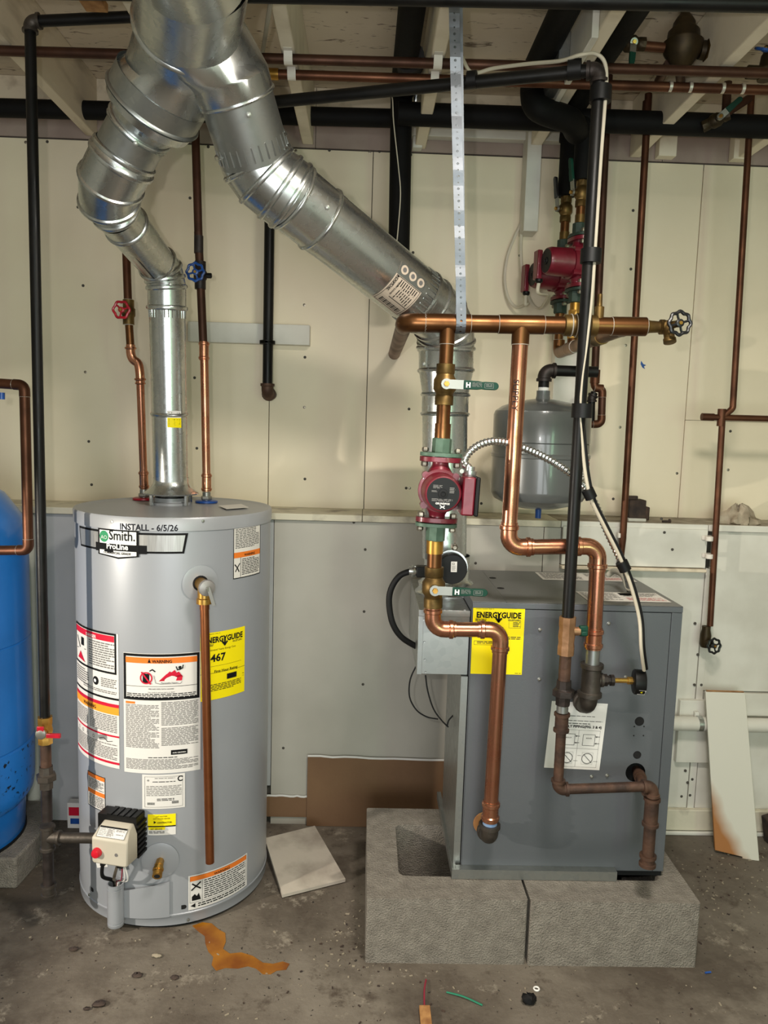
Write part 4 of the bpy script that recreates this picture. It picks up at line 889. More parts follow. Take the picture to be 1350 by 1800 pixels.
# ================================================================= BOILER
BY = 1.969; bx0, bx1 = .290, .848; bz0, bz1 = .198, .942; BD = 2.412
bo = thing('boiler', 'dark grey boxy boiler standing on two concrete blocks', 'boiler', ((bx0 + bx1) / 2, (BY + BD) / 2, .181))
m = MB(); m.box2((bx0, BY + .004, bz0), (bx0 + .002, BD, bz1 - .001), 'boiler_grey'); m.box2((bx1 - .002, BY + .004, bz0), (bx1, BD, bz1 - .001), 'boiler_grey'); m.box2((bx0 + .002, BD - .002, bz0), (bx1 - .002, BD, bz1 - .001), 'boiler_grey'); m.box2((bx0 + .003, BY + .03, bz0 + .002), (bx1 - .003, BY + .034, bz1 - .004), 'dark_hole'); m.build('cabinet', bo)
# front panel with its holes: a grid of strips around the openings
fw0, fw1 = bx0 + .002, bx1 - .030; ztp = bz1 - .018
def fp(u, v): p = P(u, v, BY); return p.x, p.z
hole = fp(1117, 1358)
m = MB(); hx, hz = hole; hr = .027
ang = [2 * PI * i / 24 for i in range(24)]
sq = []
for a in ang:
    c, s_ = math.cos(a), math.sin(a); k = 1 / max(abs(c), abs(s_)); sq.append((hx + c * k * .036, hz + s_ * k * .036))
cir = [(hx + math.cos(a) * hr, hz + math.sin(a) * hr) for a in ang]
for yy in (BY, BY + .003):
    m.add([V(x, yy, z) for x, z in sq + cir], [(i, (i + 1) % 24, (i + 1) % 24 + 24, i + 24) if yy == BY else (i, i + 24, (i + 1) % 24 + 24, (i + 1) % 24) for i in range(24)], 'boiler_grey')
m.add([V(x, y, z) for y in (BY, BY + .003) for x, z in cir], [(i, (i + 1) % 24, (i + 1) % 24 + 24, i + 24) for i in range(24)], 'boiler_grey')
for a, b in (((fw0, bz0), (hx - .036, ztp)), ((hx + .036, bz0), (fw1, ztp)), ((hx - .036, bz0), (hx + .036, hz - .036)), ((hx - .036, hz + .036), (hx + .036, ztp))): m.box2((a[0], BY, a[1]), (b[0], BY + .003, b[1]), 'boiler_grey')
m.build('front_panel', bo, flat=True)
MB().box2((fw1 + .0015, BY - .001, bz0), (bx1, BY + .004, ztp + .001), 'boiler_grey').build('corner_post', bo, bevel=.001)
MB().box2((bx0, BY - .002, ztp + .002), (bx1, BY + .004, bz1 - .001), 'boiler_grey').build('top_rail', bo, bevel=.001)
MB().box2((bx0 + .09, BY - .002, bz1 - .0008), (bx1, BD, bz1 + .001), 'boiler_top_grey').build('top_panel', bo, bevel=.001)
MB().box2((bx0, BY + .002, bz1 - .0008), (bx0 + .0895, BD, bz1 + .0006), 'boiler_top_grey').build('top_panel', bo)
m = MB(); m.box2((P(792, 1540, BY).x, BY - .024, .1815), (P(1079, 1540, BY).x, BY - .0215, .208), 'galvanized_dull'); m.box2((P(800, 1530, BY).x, BY - .0225, .206), (P(1079, 1540, BY).x, BY - .0005, .208), 'galvanized_dull'); m.box2((P(792, 1540, BY).x, BY - .022, .1815), (P(800, 1540, BY).x, BD - .02, .205), 'galvanized_dull'); m.build('base_rail', bo, 'galvanized base rail')
m = MB(); m.box2((P(1079, 1540, BY).x + .002, BY + .006, .1815), (bx1 - .002, BD - .02, bz0), 'black_rubber'); m.box2((bx0 + .01, BY + .03, .1815), (P(1079, 1540, BY).x, BD - .03, bz0 + .001), 'dark_hole'); m.build('base', bo, 'dark base')
for u, v in ((949, 1107), (1070, 1096), (948, 1194), (1040, 1365), (1057, 1531), (871, 1526), (1100, 1190), (1067, 1363)):
    p = P(u, v, BY); m = MB(); m.lathe(p, (0, -1, 0), [(0, .0052), (.001, .0052), (.0015, .0038), (.004, .0036), (.005, .002)], 'chrome', 8); m.build('screw', bo)
for u, v, r in ((1124, 1268, .0115), (1120, 1327, .0098)):
    p = P(u, v, BY); m = MB(); m.ring(p, (0, -1, 0), r, .0012, 'black_rubber', 20, 6); m.lathe(p, (0, -1, 0), [(-.001, r), (.0008, r)], 'dark_hole', 20); m.build('plug_hole', bo)
for u, v in ((1115, 1277), (1132, 1277), (1114, 1293), (1131, 1293)):
    MB().lathe(P(u, v, BY), (0, -1, 0), [(0, .0022), (.0006, .002)], 'dark_hole', 8).build('rivet_hole', bo)
for u, v in ((866, 1016), (880, 1034)):
    p = Z(u, v, bz1 + .001); m = MB(); m.lathe(p, d_, [(.0, .0105), (.0006, .0105)], 'dark_hole', 20); m.build('vent_hole', bo)
q = P(1116, 1358, BY)
X_, Y_, N_ = V(1, 0, 0), V(0, 0, 1), V(0, -1, 0)
# energy label
tl = P(832, 1067, BY); br_ = P(917, 1186, BY); d = Decal(flat_map(tl, X_, Y_, N_), br_.x - tl.x, tl.z - br_.z); energy_guide(d)
d.frame(.04, .50, .60, .56, .0008, 'ink_yellow_dark'); d.lines(.64, .43, .95, .48, 2, 'ink_yellow_dark', seed=61); d.rect(.06, .42, .94, .424, 'label_yellow', 1); d.lines(.10, .51, .55, .55, 2, 'ink_yellow_dark', seed=62); d.lines(.86, .975, .98, .99, 1, 'ink_yellow_dark', seed=63); d.frame(.70, .19, .93, .30, .0006, 'ink_yellow_dark'); d.lines(.78, .21, .92, .29, 4, 'ink_yellow_dark', seed=64); d.build('energy_label', bo, 'yellow energy label')
# piping diagram sheet
tl = P(970, 1232, BY); br_ = P(1048, 1351, BY); d = Decal(flat_map(tl, (X_ + V(0, 0, -.03)).normalized(), V(.06, 0, 1).normalized(), N_), br_.x - tl.x + .02, tl.z - br_.z); d.rect(0, 0, 1, 1, 'paper_white')
d.lines(.28, .20, .80, .215, 1, 'ink_black', seed=65); d.lines(.18, .27, .95, .285, 1, 'ink_black', seed=66); d.lines(.3, .31, .9, .33, 1, 'ink_black', seed=68); d.text('SUPPLY PIPING(FIG. 3 & 4)', .20, .375, .74, 'ink_black', .03); d.frame(.17, .41, .93, .965, .0006, 'ink_grey'); d.rect(.545, .41, .55, .965, 'ink_grey', 1); d.rect(.17, .685, .93, .689, 'ink_grey', 1)
for x in (.27, .63):
    d.frame(x, .47, x + .22, .64, .0010, 'ink_black'); d.stroke([(x + .22, .50), (x + .30, .50)], .0012, 'ink_black'); d.stroke([(x + .22, .60), (x + .30, .60)], .0012, 'ink_black'); d.poly([(x + .22, .50), (x + .25, .488), (x + .25, .512)], 'ink_black', 3); d.poly([(x + .22, .60), (x + .25, .588), (x + .25, .612)], 'ink_black', 3); d.text('BOILER', x + .06, .535, .10, 'ink_black')
    d.disc(x + .12, .83, .0150, 'ink_black', 2, 24, hole=.0136); d.stroke([(x + .05, .77), (x + .20, .89)], .0012, 'ink_black'); d.frame(x + .02, .74, x + .22, .92, .0005, 'ink_soft'); d.stroke([(x - .06, .79), (x + .0, .79)], .0008, 'ink_black'); d.stroke([(x + .24, .87), (x + .31, .87)], .0008, 'ink_black')
d.build('piping_diagram', bo, 'white sheet with piping diagrams')
# labels lying on the top
for pts, sd in ((((940, 1006), (1098, 1010), (1113, 1025), (953, 1019)), 70), (((1012, 1040), (1152, 1043), (1176, 1062), (1018, 1056)), 71)):
    c4 = [Z(u, v, bz1 + .0012) for u, v in pts]; X4 = (c4[1] - c4[0]); w4 = X4.length; X4.normalize(); Y4 = V(-X4.y, X4.x, 0); h4 = abs((c4[3] - c4[0]).dot(Y4)); o4 = c4[0].lerp(c4[3], 0)
    d = Decal(flat_map(o4, X4, Y4, V(0, 0, 1)), w4, h4); d.rect(0, 0, 1, 1, 'label_paper'); d.lines(.03, .1, .45, .92, 8, 'ink_grey', .4, seed=sd); d.lines(.52, .1, .97, .5, 4, 'ink_grey', .4, seed=sd + 5); d.rect(.50, .10, .66, .35, 'ink_black', 1) if sd == 71 else d.rect(.60, .55, .72, .62, 'ink_red', 1); d.lines(.52, .6, .97, .92, 4, 'ink_red', .3, seed=sd + 9); d.build('warning_label', bo, 'printed label on the top')
# draft hood box at the left of the cabinet with its outlet collar
a = P(737, 1072, BY + .02); b = P(829, 1187, BY + .02); dh0 = a.x; dh1 = bx0 - .002
m = MB(); m.box2((dh0, BY + .02, b.z), (dh1, BD - .02, a.z), 'galvanized_dull'); m.build('draft_hood', bo, 'galvanized draft hood box', bevel=.0015)
m = MB(); m.box2((dh0 - .001, BY + .018, a.z - .016), (dh1, BY + .0198, a.z + .001), 'galvanized_dull'); m.box2((dh0 - .001, BY + .018, b.z), (dh0 + .012, BY + .0198, a.z - .0162), 'galvanized_dull'); m.build('hood_flange', bo, bevel=.0005)
for u, v in ((745, 1090), (746, 1129), (747, 1160), (748, 1182), (781, 1073), (817, 1073)):
    p = P(u, v, BY + .018); MB().lathe(p, (0, -1, 0), [(0, .003), (.0012, .0026)], 'galvanized', 8).build('rivet', bo)
MB().box2((P(800, 1200, BY + .10).x + .004, BY + .010, bz0), (dh1 - .0005, BD - .12, b.z - .001), 'galvanized_dull').build('side_channel', bo, 'galvanized strip below the hood')
VC = P(784, 1020, 2.215); VC = V(VC.x, VC.y, a.z)
m = MB(); m.lathe(VC, d_, [(0, .090), (.004, .090), (.008, .083), (.02, .079), (.03, .082), (.034, .075), (.045, .0665), (P(781, 975, 2.215).z - VC.z, .0665)], 'galvanized', 40, caps=False); m.build('outlet_collar', bo, 'galvanized outlet collar')
# vent damper motor, its plug and lead
dm = P(795, 1001, 2.06)
m = MB(); m.lathe(dm + V(0, .055, 0), (0, -1, 0), [(0, .041), (.012, .042), (.014, .047), (.020, .047)], 'galvanized', 36); m.build('damper_bracket', bo)
m = MB(); m.lathe(dm + V(0, .035, 0), (0, -1, 0), [(0, .0420), (.030, .0420), (.035, .0395), (.0355, .001)], 'black_plastic', 36); mo = m.build('damper_motor', bo, 'black round damper motor')
d = Decal(flat_map(dm + V(-.004, 0, .022), X_, Y_, N_), .0165, .029); d.rect(0, 0, 1, 1, 'label_white', 0); d.frame(.2, .12, .6, .3, .0012, 'ink_grey'); d.lines(.15, .4, .8, .9, 6, 'ink_grey', .35, seed=72); d.build('motor_label', mo, 'white label')
m = MB(); p = P(799, 962, 2.05); m.lathe(p, (0, -1, 0), [(-.02, .009), (.004, .009), (.006, .006), (.010, .005)], 'bolt_steel', 10); m.build('wing_bolt', bo)
pg = P(737, 1004, 2.06); m = MB(); m.box(pg + V(.013, 0, 0), (.042, .030, .030), 'black_plastic'); m.build('damper_plug', bo, 'black plug', bevel=.002)
m = MB(); m.lathe(pg + V(-.008, 0, 0), (-1, 0, 0), [(0, .013), (.006, .0165), (.012, .0165), (.013, .012), (.020, .012)], 'galvanized', 14); m.build('conduit_nut', bo)
MB().tube(smooth([pg + V(-.02, 0, 0), P(703, 1012, 2.06), P(688, 1034, 2.06), P(684, 1060, 2.06), P(690, 1095, 2.06), P(706, 1120, 2.07), P(731, 1136, 2.09)], 8), .0085, 'black_rubber', 12).build('damper_lead', bo, 'black lead of the damper')
for pts in ([(732, 1170), (721, 1195), (720, 1225), (732, 1248), (750, 1260), (770, 1264)], [(748, 1187), (752, 1215), (762, 1246), (776, 1266), (788, 1278)], [(786, 1277), (789, 1266), (800, 1254)]):
    MB().tube(smooth([P(u, v, 2.12) for u, v in pts], 6), .0022, 'black_rubber', 6).build('thermostat_wire', bo, 'thin black wire')
# metal bracket lying on the block behind
m = MB(); p = Z(790, 1444, .1812); m.box(p + V(.0, .002, .026), (.036, .002, .052), 'label_metal'); m.box(p + V(0, -.010, .001), (.036, .025, .0018), 'label_metal')
for k in range(6): m.lathe(p + V(-.010 + (k % 2) * .018, .0005, .012 + (k // 2) * .014), (0, -1, 0), [(0, .0028), (.0008, .0026)], 'dark_hole', 8)
solid(m, 'metal_bracket', 'small punched metal angle bracket on the left block beside the boiler', 'bracket')

# ================================================================= HYDRONIC HEADER, RISERS AND PUMP
CY = 1.89; cr = .0212
def c_(u, v, y=CY): return P(u, v, y)
hd = thing('copper_header', 'thick horizontal copper header pipe with tees hanging above the boiler', 'pipe', c_(785, 566))
H0, H1 = c_(712, 567), c_(1112, 574); hdir = (H1 - H0).normalized()
HT1 = H0 + hdir * ((c_(787, 566) - H0).dot(hdir)); HT2 = H0 + hdir * ((c_(916, 568) - H0).dot(hdir)); HV = H0 + hdir * ((c_(1012, 571) - H0).dot(hdir))
backp = P(693, 622, 2.735)
elbow(hd, H0, (H0 - V(backp.x, YU, H0.z)), hdir, cr, 'solder', 'copper_aged'); pipe(hd, H0.lerp(V(backp.x, YU - .001, backp.z), .06), H0.lerp(V(backp.x, YU - .004, backp.z), .995), cr * .97, 'copper_dark')
pipe(hd, H0 + hdir * .05, HT1 - hdir * .05, cr, 'copper_aged'); tee(hd, HT1, hdir, V(0, 0, -1), cr, cr * .82, 'solder', 'copper_aged', .055, .05)
pipe(hd, HT1 + hdir * .05, HT2 - hdir * .05, cr, 'copper_aged'); tee(hd, HT2, hdir, V(0, 0, -1), cr, cr * .95, 'solder', 'copper_aged', .055, .048)
pipe(hd, HT2 + hdir * .05, HV - hdir * .02, cr, 'copper_aged')
m = MB(); m.lathe(HV, hdir, [(-.030, cr * 1.1), (-.028, cr * 1.22), (-.006, cr * 1.22), (-.004, cr * 1.12), (.002, cr * 1.4), (.030, cr * 1.4), (.034, cr * 1.2), (.05, cr * 1.2)], 'brass_aged', 22); 
for t in (-.012, .0): m.ring(HV + hdir * t, hdir, cr * 1.25, .0016, 'solder', 20, 6)
m.lathe(HV + hdir * .055, d_, [(0, .012), (.045, .012), (.047, .007), (.075, .006)], 'brass_aged', 12); m.build('check_valve', hd, 'aged brass flow check valve')
H2 = H1 - hdir * .01
pipe(hd, HV + hdir * .045, H2 - hdir * .04, cr, 'copper_aged'); tee(hd, H2, hdir, V(0, 1, 0), cr, cr * .9, 'solder', 'copper_aged', .042, .045)
m = MB(); m.lathe(H2, hdir, [(.042, cr * .9), (.052, .015), (.075, .0135), (.077, .018), (.087, .018)], 'brass_aged', 18); q = H2 + hdir * .085; m.lathe(q, V(.35, -1, .06).normalized(), [(-.006, .016), (.02, .014), (.022, .010), (.05, .008)], 'brass_aged', 14); m.lathe(q + V(.006, -.015, 0), V(.05, -.35, -1).normalized(), [(0, .013), (.030, .0125), (.032, .015), (.042, .015), (.043, .009)], 'brass_aged', 16); m.build('drain_valve', hd, 'brass boiler drain')
fv = V(.10, -1, .04).normalized(); handwheel(hd, q + V(.018, -.055, .003), fv, .030, 'valve_black', 8, label='black handwheel')
# manifold towards the wall under the zone pumps
MA = V(H2.x + .006, 2.60, H2.z); MBp = V(H2.x + .003, 2.42, H2.z)
pipe(hd, H2 + V(0, .04, 0), MBp - V(0, .035, 0), cr * .9, 'copper_aged'); coupling(hd, H2.lerp(MBp, .45), V(0, 1, 0), .055, cr * .98, 'solder', 'brass_aged'); tee(hd, MBp, V(0, 1, 0), d_, cr * .9, .0145, 'solder', 'copper_aged', .04, .04); pipe(hd, MBp + V(0, .035, 0), MA - V(0, .03, 0), cr * .9, 'copper_aged'); elbow(hd, MA, V(0, 1, 0), d_, cr * .85, 'solder', 'copper_aged')
# zone pumps
def circulator(root, c, ax, face, s=1.0, green='flange_green', plate=True, top=True, bot=True):
    """wet rotor circulator: pipe axis ax, motor facing 'face', c the centre of the volute"""
    ax = ax.normalized(); face = (face - ax * face.dot(ax)).normalized(); sd = face.cross(ax)            # sd: to the right seen from the front
    if sd.x < 0 and abs(face.y) > .9: sd = -sd
    hl = .080 * s; vo = -.045 * s
    c0 = c + face * 0
    m = MB(); m.lathe(c0 - ax * hl, ax, [(0, .026 * s), (.010, .020 * s), (.02 * s, .021 * s), (.035 * s, .030 * s), (.05 * s, .036 * s), (.11 * s, .036 * s), (.125 * s, .030 * s), (.14 * s, .021 * s), (2 * hl - .010, .020 * s), (2 * hl, .026 * s)], 'pump_red', 12)
    m.lathe(c0, face, [(-.03 * s, .038 * s), (-.02 * s, .050 * s), (.018 * s, .053 * s), (.030 * s, .053 * s), (.031 * s, .047 * s)], 'pump_red', 28)
    for k in range(4):
        t = PI / 4 + k * PI / 2; e = sd * math.cos(t) + ax * math.sin(t); m.lathe(c0 + e * .052 * s + face * .010 * s, face, [(-.01 * s, .009 * s), (.024 * s, .009 * s)], 'pump_red', 8)
    m.build('volute', root, 'red cast pump body')
    m = MB(); m.lathe(c0 + face * .026 * s, face, [(0, .048 * s), (.004 * s, .0465 * s), (.075 * s, .045 * s), (.086 * s, .041 * s), (.0875 * s, .037 * s)], 'pump_red', 36); mo = m.build('motor_housing', root, 'red motor housing')
    f0 = c0 + face * .1135 * s; m = MB(); m.lathe(f0, face, [(-.004, .0385 * s), (.0004, .038 * s)], 'black_plastic', 32); m.lathe(f0, face, [(0, .012 * s), (.003 * s, .0115 * s), (.0035 * s, .006 * s), (.001 * s, .005 * s)], 'black_rubber', 20); m.build('nameplate', mo, 'black round nameplate')
    if plate:
        R = .036 * s; d = Decal(flat_map(f0 + face * .0004 - sd * R + ax * R, sd, ax, face), 2 * R, 2 * R)
        d.lines(.16, .22, .46, .34, 4, 'ink_soft', .4, seed=80); d.lines(.70, .28, .88, .48, 4, 'ink_soft', .4, seed=81); d.lines(.12, .40, .30, .46, 2, 'ink_soft', .4, seed=82); d.lines(.14, .66, .82, .76, 3, 'ink_soft', .4, seed=83); d.text('GRUNDFOS', .27, .84, .46, 'ink_white', .03)
        d.stroke([(.43, .88), (.57, .96)], .0022, 'ink_white'); d.stroke([(.56, .885), (.52, .915)], .0022, 'ink_white'); d.stroke([(.48, .93), (.44, .96)], .0022, 'ink_white'); d.build('lettering', mo)
    for sg, on in ((1, top), (-1, bot)):
        e = c0 + ax * hl * sg; m = MB(); pl = []
        for i in range(28):
            t = 2 * PI * i / 28; rx = .052 * s; ry = .030 * s; pl.append(e + sd * (math.copysign(abs(math.cos(t)) ** .75, math.cos(t)) * rx) + face * (math.sin(t) * ry) - ax * (.011 * s if sg > 0 else 0))
        m.prism(pl, ax * .012 * s, 'pump_red'); m.build('flange', root, 'red pump flange', bevel=.001)
        g = MB(); pl2 = [p + ax * ((.0135 if sg > 0 else -.0115) * s) for p in pl]; g.prism(pl2, ax * .009 * s, green); hexp = e + ax * (sg * (.030 * s)); g.lathe(hexp, ax, [(-.019 * s, .024 * s), (.016 * s, .024 * s), (.018 * s, .020 * s)] if sg > 0 else [(-.018 * s, .020 * s), (-.016 * s, .024 * s), (.019 * s, .024 * s)], green, 8); g.build('flange_adapter', root, 'green painted pipe flange', bevel=.0008)
        for q in (-1, 1):
            b = MB(); bc = e + sd * (q * .040 * s) + face * .006 * s; hexnut(b, bc + ax * (sg * .018 * s), ax, .009 * s, .0085 * s, 'bolt_steel'); hexnut(b, bc - ax * (sg * .017 * s), ax, .012 * s, .0085 * s, 'bolt_steel'); b.lathe(bc, ax, [(-.024 * s, .005 * s), (.024 * s, .005 * s)], 'bolt_steel', 8); b.build('flange_bolt', root, 'steel bolt and nut')
    return c0, ax, face, sd, hl, f0
mp = thing('circulator_pump', 'red circulator pump with its black round plate facing the room', 'pump', c_(771, 866))
pt0, pt1 = c_(779, 800), c_(764, 925); pa = (pt0 - pt1); pa.x *= .4; pa.y = 0
pc, pax, pf, psd, phl, pf0 = circulator(mp, c_(771, 861) , pa, V(.0, -1, 0), 1.0)
m = MB(); tb = pc + psd * .062 + pf * .055; m.box(tb - pax * .004, (.030, .085, .092), 'pump_red', (psd, pf, pax)); m.build('terminal_box', mp, 'red terminal box', bevel=.004)
m = MB(); m.box(tb + psd * .021 - pax * .004, (.010, .087, .093), 'black_plastic', (psd, pf, pax)); m.build('terminal_cover', mp, 'black cover', bevel=.003)
tj = tb + pax * .045 + psd * .004
m = MB(); m.lathe(tj, pax, [(-.004, .016), (.004, .0175), (.010, .0175), (.011, .012), (.020, .012)], 'galvanized', 14); m.lathe(tj + pax * .008 - psd * .020 + pf * .004, pf, [(-.004, .0055), (.004, .0055)], 'chrome', 8); m.build('conduit_connector', mp, 'steel conduit connector')
# supply drop: header tee -> valve -> pump -> valve -> elbows -> boiler
rs = thing('supply_riser', 'vertical pipe drop with two green lever ball valves running through the red pump', 'pipe', c_(860, 1480))
top_ = HT1 + V(0, 0, -.045); r2 = .0172; pu = pc + pax * (phl + .046); VX = pu.lerp(top_, .5)
vdir = (top_ - pu).normalized(); va = c_(780, 676); va = pu + vdir * ((va - pu).dot(vdir))
MB().tube([top_ , va + vdir * .03], r2, 'copper_aged', 18).build('pipe', rs); MB().tube([va - vdir * .03, pu - vdir * .004], r2, 'copper_aged', 18).build('pipe', rs)
coupling(rs, pu + vdir * .018, vdir, .038, r2 * 1.08, 'solder', 'copper_aged')
def hl_text(dc):
    dc.text('H', .06, .78, .13, 'ink_white', .05); dc.lines(.24, .2, .52, .75, 4, 'ink_soft', .3, seed=90); dc.frame(.60, .22, .86, .78, .0006, 'ink_soft'); dc.lines(.64, .35, .82, .7, 2, 'ink_soft', .35, seed=91)
lever_valve(rs, va, vdir, .0172, V(1, 0, -.02), V(0, -1, 0), .125, body='brass_aged', lettering=hl_text, hw=.0205)
EL1 = c_(760, 1106); pd = pc - pax * (phl + .046); vd2 = (pd - EL1).normalized(); vb2 = c_(759, 1032); vb2 = EL1 + vd2 * ((vb2 - EL1).dot(vd2))
MB().tube([pd + vd2 * .004, vb2 + vd2 * .03], r2 * 1.08, 'copper_aged', 18).build('pipe', rs); coupling(rs, pd - vd2 * .016, vd2, .034, r2 * 1.15, 'solder', 'brass')
lever_valve(rs, vb2, vd2, .0180, V(1, 0, -.02), V(0, -1, 0), .130, body='brass_aged', lettering=hl_text, hw=.0205)
r3 = .0190; EL2 = c_(881, 1107); EB = c_(860, 1473); BH = V(EB.x, BY - .003, EB.z)
run(rs, [vb2 - vd2 * .045, EL1, EL2, EB + V(0, 0, .085)], r3, 'copper_bright', 'press', 'copper_fitting')
MB().tube([vb2 - vd2 * .03, vb2 - vd2 * .06], r3 * .95, 'copper_bright', 16).build('pipe', rs)
coupling(rs, EB + V(0, 0, .075), d_, .055, r3, 'press', 'copper_fitting'); MB().tube([EB + V(0, 0, .062), EB + V(0, 0, .034)], .0190, 'tape_blue', 16).build('thread_tape', rs, 'blue sealing tape')
elbow(rs, EB, V(0, 0, -1), V(0, 1, 0), .0195, 'iron', 'iron_fitting', label='dark iron elbow'); MB().tube([EB + V(0, .02, 0), BH], .0175, 'iron_dark', 16).build('nipple', rs)
MB().lathe(BH, (0, -1, 0), [(.001, .032), (.003, .031), (.004, .02)], 'raw_wood', 24).build('escutcheon', rs)
# return drop: header tee -> elbows -> iron tee -> boiler
rr = thing('return_riser', 'copper pipe with a sideways jog passing before the grey expansion tank', 'pipe', c_(1033, 1250))
A0_ = HT2 + V(0, 0, -.044); A1_ = c_(893, 962); A2_ = c_(1052, 960); A3_ = c_(1043, 1130)
run(rr, [A0_, A1_, A2_, A3_], r3 * 1.04, 'copper_bright', 'press', 'copper_fitting')
TB = c_(1039, 1195); EB2 = c_(1033, 1240)
coupling(rr, A3_ + V(0, 0, .012), d_, .055, r3 * 1.02, 'press', 'copper_fitting'); MB().tube([A3_ + V(0, 0, -.015), TB + V(0, 0, .04)], .0185, 'galvanized_dull', 16).build('adapter', rr)
tee(rr, TB, d_, V(1, 0, 0), .0205, .013, 'iron', 'iron_fitting', .043, .030, label='grey iron tee'); elbow(rr, EB2 + V(0, 0, -.004), V(0, 0, -1), V(0, 1, 0), .0200, 'iron', 'iron_fitting', label='grey iron elbow'); MB().tube([EB2 + V(0, .02, -.004), V(EB2.x, BY - .001, EB2.z - .004)], .0175, 'iron_dark', 16).build('nipple', rr)
m = MB(); t = TB + V(.030, 0, 0); m.lathe(t, X_, [(0, .0165), (.010, .0165), (.011, .012), (.018, .012), (.019, .015), (.028, .015), (.029, .009)], 'iron_dark', 8); m.build('bushing', rr, 'dark iron bushing')
MB().lathe(t + V(.028, 0, 0), X_, [(0, .0065), (.035, .0065), (.036, .010), (.048, .010)], 'brass', 8).build('sensor_stem', rr, 'brass stem')
gq = t + V(.078, 0, -.002); m = MB(); gd = V(1, -.18, 0).normalized(); m.lathe(gq, gd, [(0, .028), (.003, .032), (.026, .032), (.030, .029), (.0305, .001)], 'black_plastic', 32); ga = m.build('pressure_gauge', rr, 'black round gauge')
d = Decal(lambda x, y, l: gq + gd * (.006 + x) + (V(0, -1, 0) * math.cos((y - .012) / .032 + .75) + V(0, 0, -1) * math.sin((y - .012) / .032 + .75)) * (.0322 + l), .018, .020); d.rect(0, 0, 1, 1, 'label_white'); d.poly([(.2, .35), (.5, .15), (.5, .5)], 'label_yellow', 1); d.lines(.1, .6, .9, .9, 2, 'ink_grey', .4, seed=95); d.build('gauge_label', ga, 'small white label')
# handwriting on the copper
m = MB(); sv = c_(903, 690); ld = (A0_ - A1_).normalized()
vs, fs, tw = text_geo('SUPPLY', 0)
m.add([sv + ld * (-a * .075 / tw + .03) + V(b * .020 - .006, -.0222 + abs(b * .020 - .007) * .12, 0) for a, b in vs], fs, 'marker'); m.build('handwriting', rr, 'dark marker writing')

# ================================================================= ZONE PUMPS
zp = []
for i, (y, uu, vv, lab) in enumerate(((2.42, 1014, 463, 'dark red circulator pump nearer the room beside the slanted black pipe, turned left'), (2.60, 985, 487, 'dark red circulator pump nearer the wall, half hidden behind the other turned pump'))):
    c0 = P(uu, vv, y); c0.x = MA.x + (-.002 if i else .0)
    t = thing('circulator_pump', lab, 'pump', c0); fc = V(-1, -.22, 0).normalized()
    _, ax_, f_, sd_, hl_, f0_ = circulator(t, c0, V(0, 0, 1), fc, .93, 'flange_green_dark', plate=False)
    sdn = V(0, -1, 0)
    m = MB(); tb_ = c0 + f_ * .098 + V(0, .052, -.004); m.box(tb_ + f_ * .022 - V(0, -.0, 0), (.016, .034, .088), 'pump_red', (f_, f_.cross(d_), d_)); m.build('terminal_box', t, 'red terminal box', bevel=.003)
    m = MB(); m.lathe(tb_ + f_ * .018 + V(0, -.01, -.044), V(0, 0, -1), [(0, .012), (.008, .012), (.012, .008)], 'black_plastic', 12); m.build('cable_gland', t, 'black cable gland')
    rz = thing('zone_riser', ('insulated pipe riser above and below the turned red pump nearer the room' if i == 0 else 'insulated pipe riser above and below the turned red pump nearer the wall'), 'pipe', V(c0.x, y, MA.z))
    ztop = c0.z + hl_ + .042
    mid_ = P(1022, 340, y).z if i == 0 else P(986, 368, y).z; ins = P(1022, 318, y).z if i == 0 else P(988, 345, y).z
    MB().tube([V(c0.x, y, ztop - .004), V(c0.x, y, mid_ + .02)], .0145, 'copper_aged', 16).build('pipe', rz); coupling(rz, V(c0.x, y, ztop + .012), d_, .03, .0150, 'solder', 'brass_aged')
    lever_valve(rz, V(c0.x, y, mid_), d_, .0140, V(-.12, 0, 1), V(-1, -.25, 0), .10, body='brass_aged', hcol='valve_black' if i else 'handle_green')
    MB().tube([V(c0.x, y, mid_ + .02), V(c0.x, y, ins + .01)], .0145, 'copper_dark', 16).build('pipe', rz)
    zi = 2.31 if i == 0 else 2.34; MB().tube([V(c0.x, y, ins), V(c0.x, y, zi)], .029, 'pipe_insulation', 20).build('insulation', rz, 'black foam sleeve')
    zb_ = c0.z - hl_ - .042; zlow = MA.z + (.03 if i else .035)
    MB().tube([V(c0.x, y, zb_ + .004), V(c0.x, y, zlow)], .0145, 'copper_aged', 16).build('pipe', rz); coupling(rz, V(c0.x, y, zb_ - .012), d_, .03, .0150, 'solder', 'brass' if i == 0 else 'copper_aged')
    if i == 0: lever_valve(rz, V(c0.x, y, zb_ - .068), d_, .0150, V(-1, -.3, .05), V(-.2, -1, 0), .075, body='brass', hcol='flange_green_dark')
    zp.append((tb_ + f_ * .018 + V(0, -.01, -.056), c0))
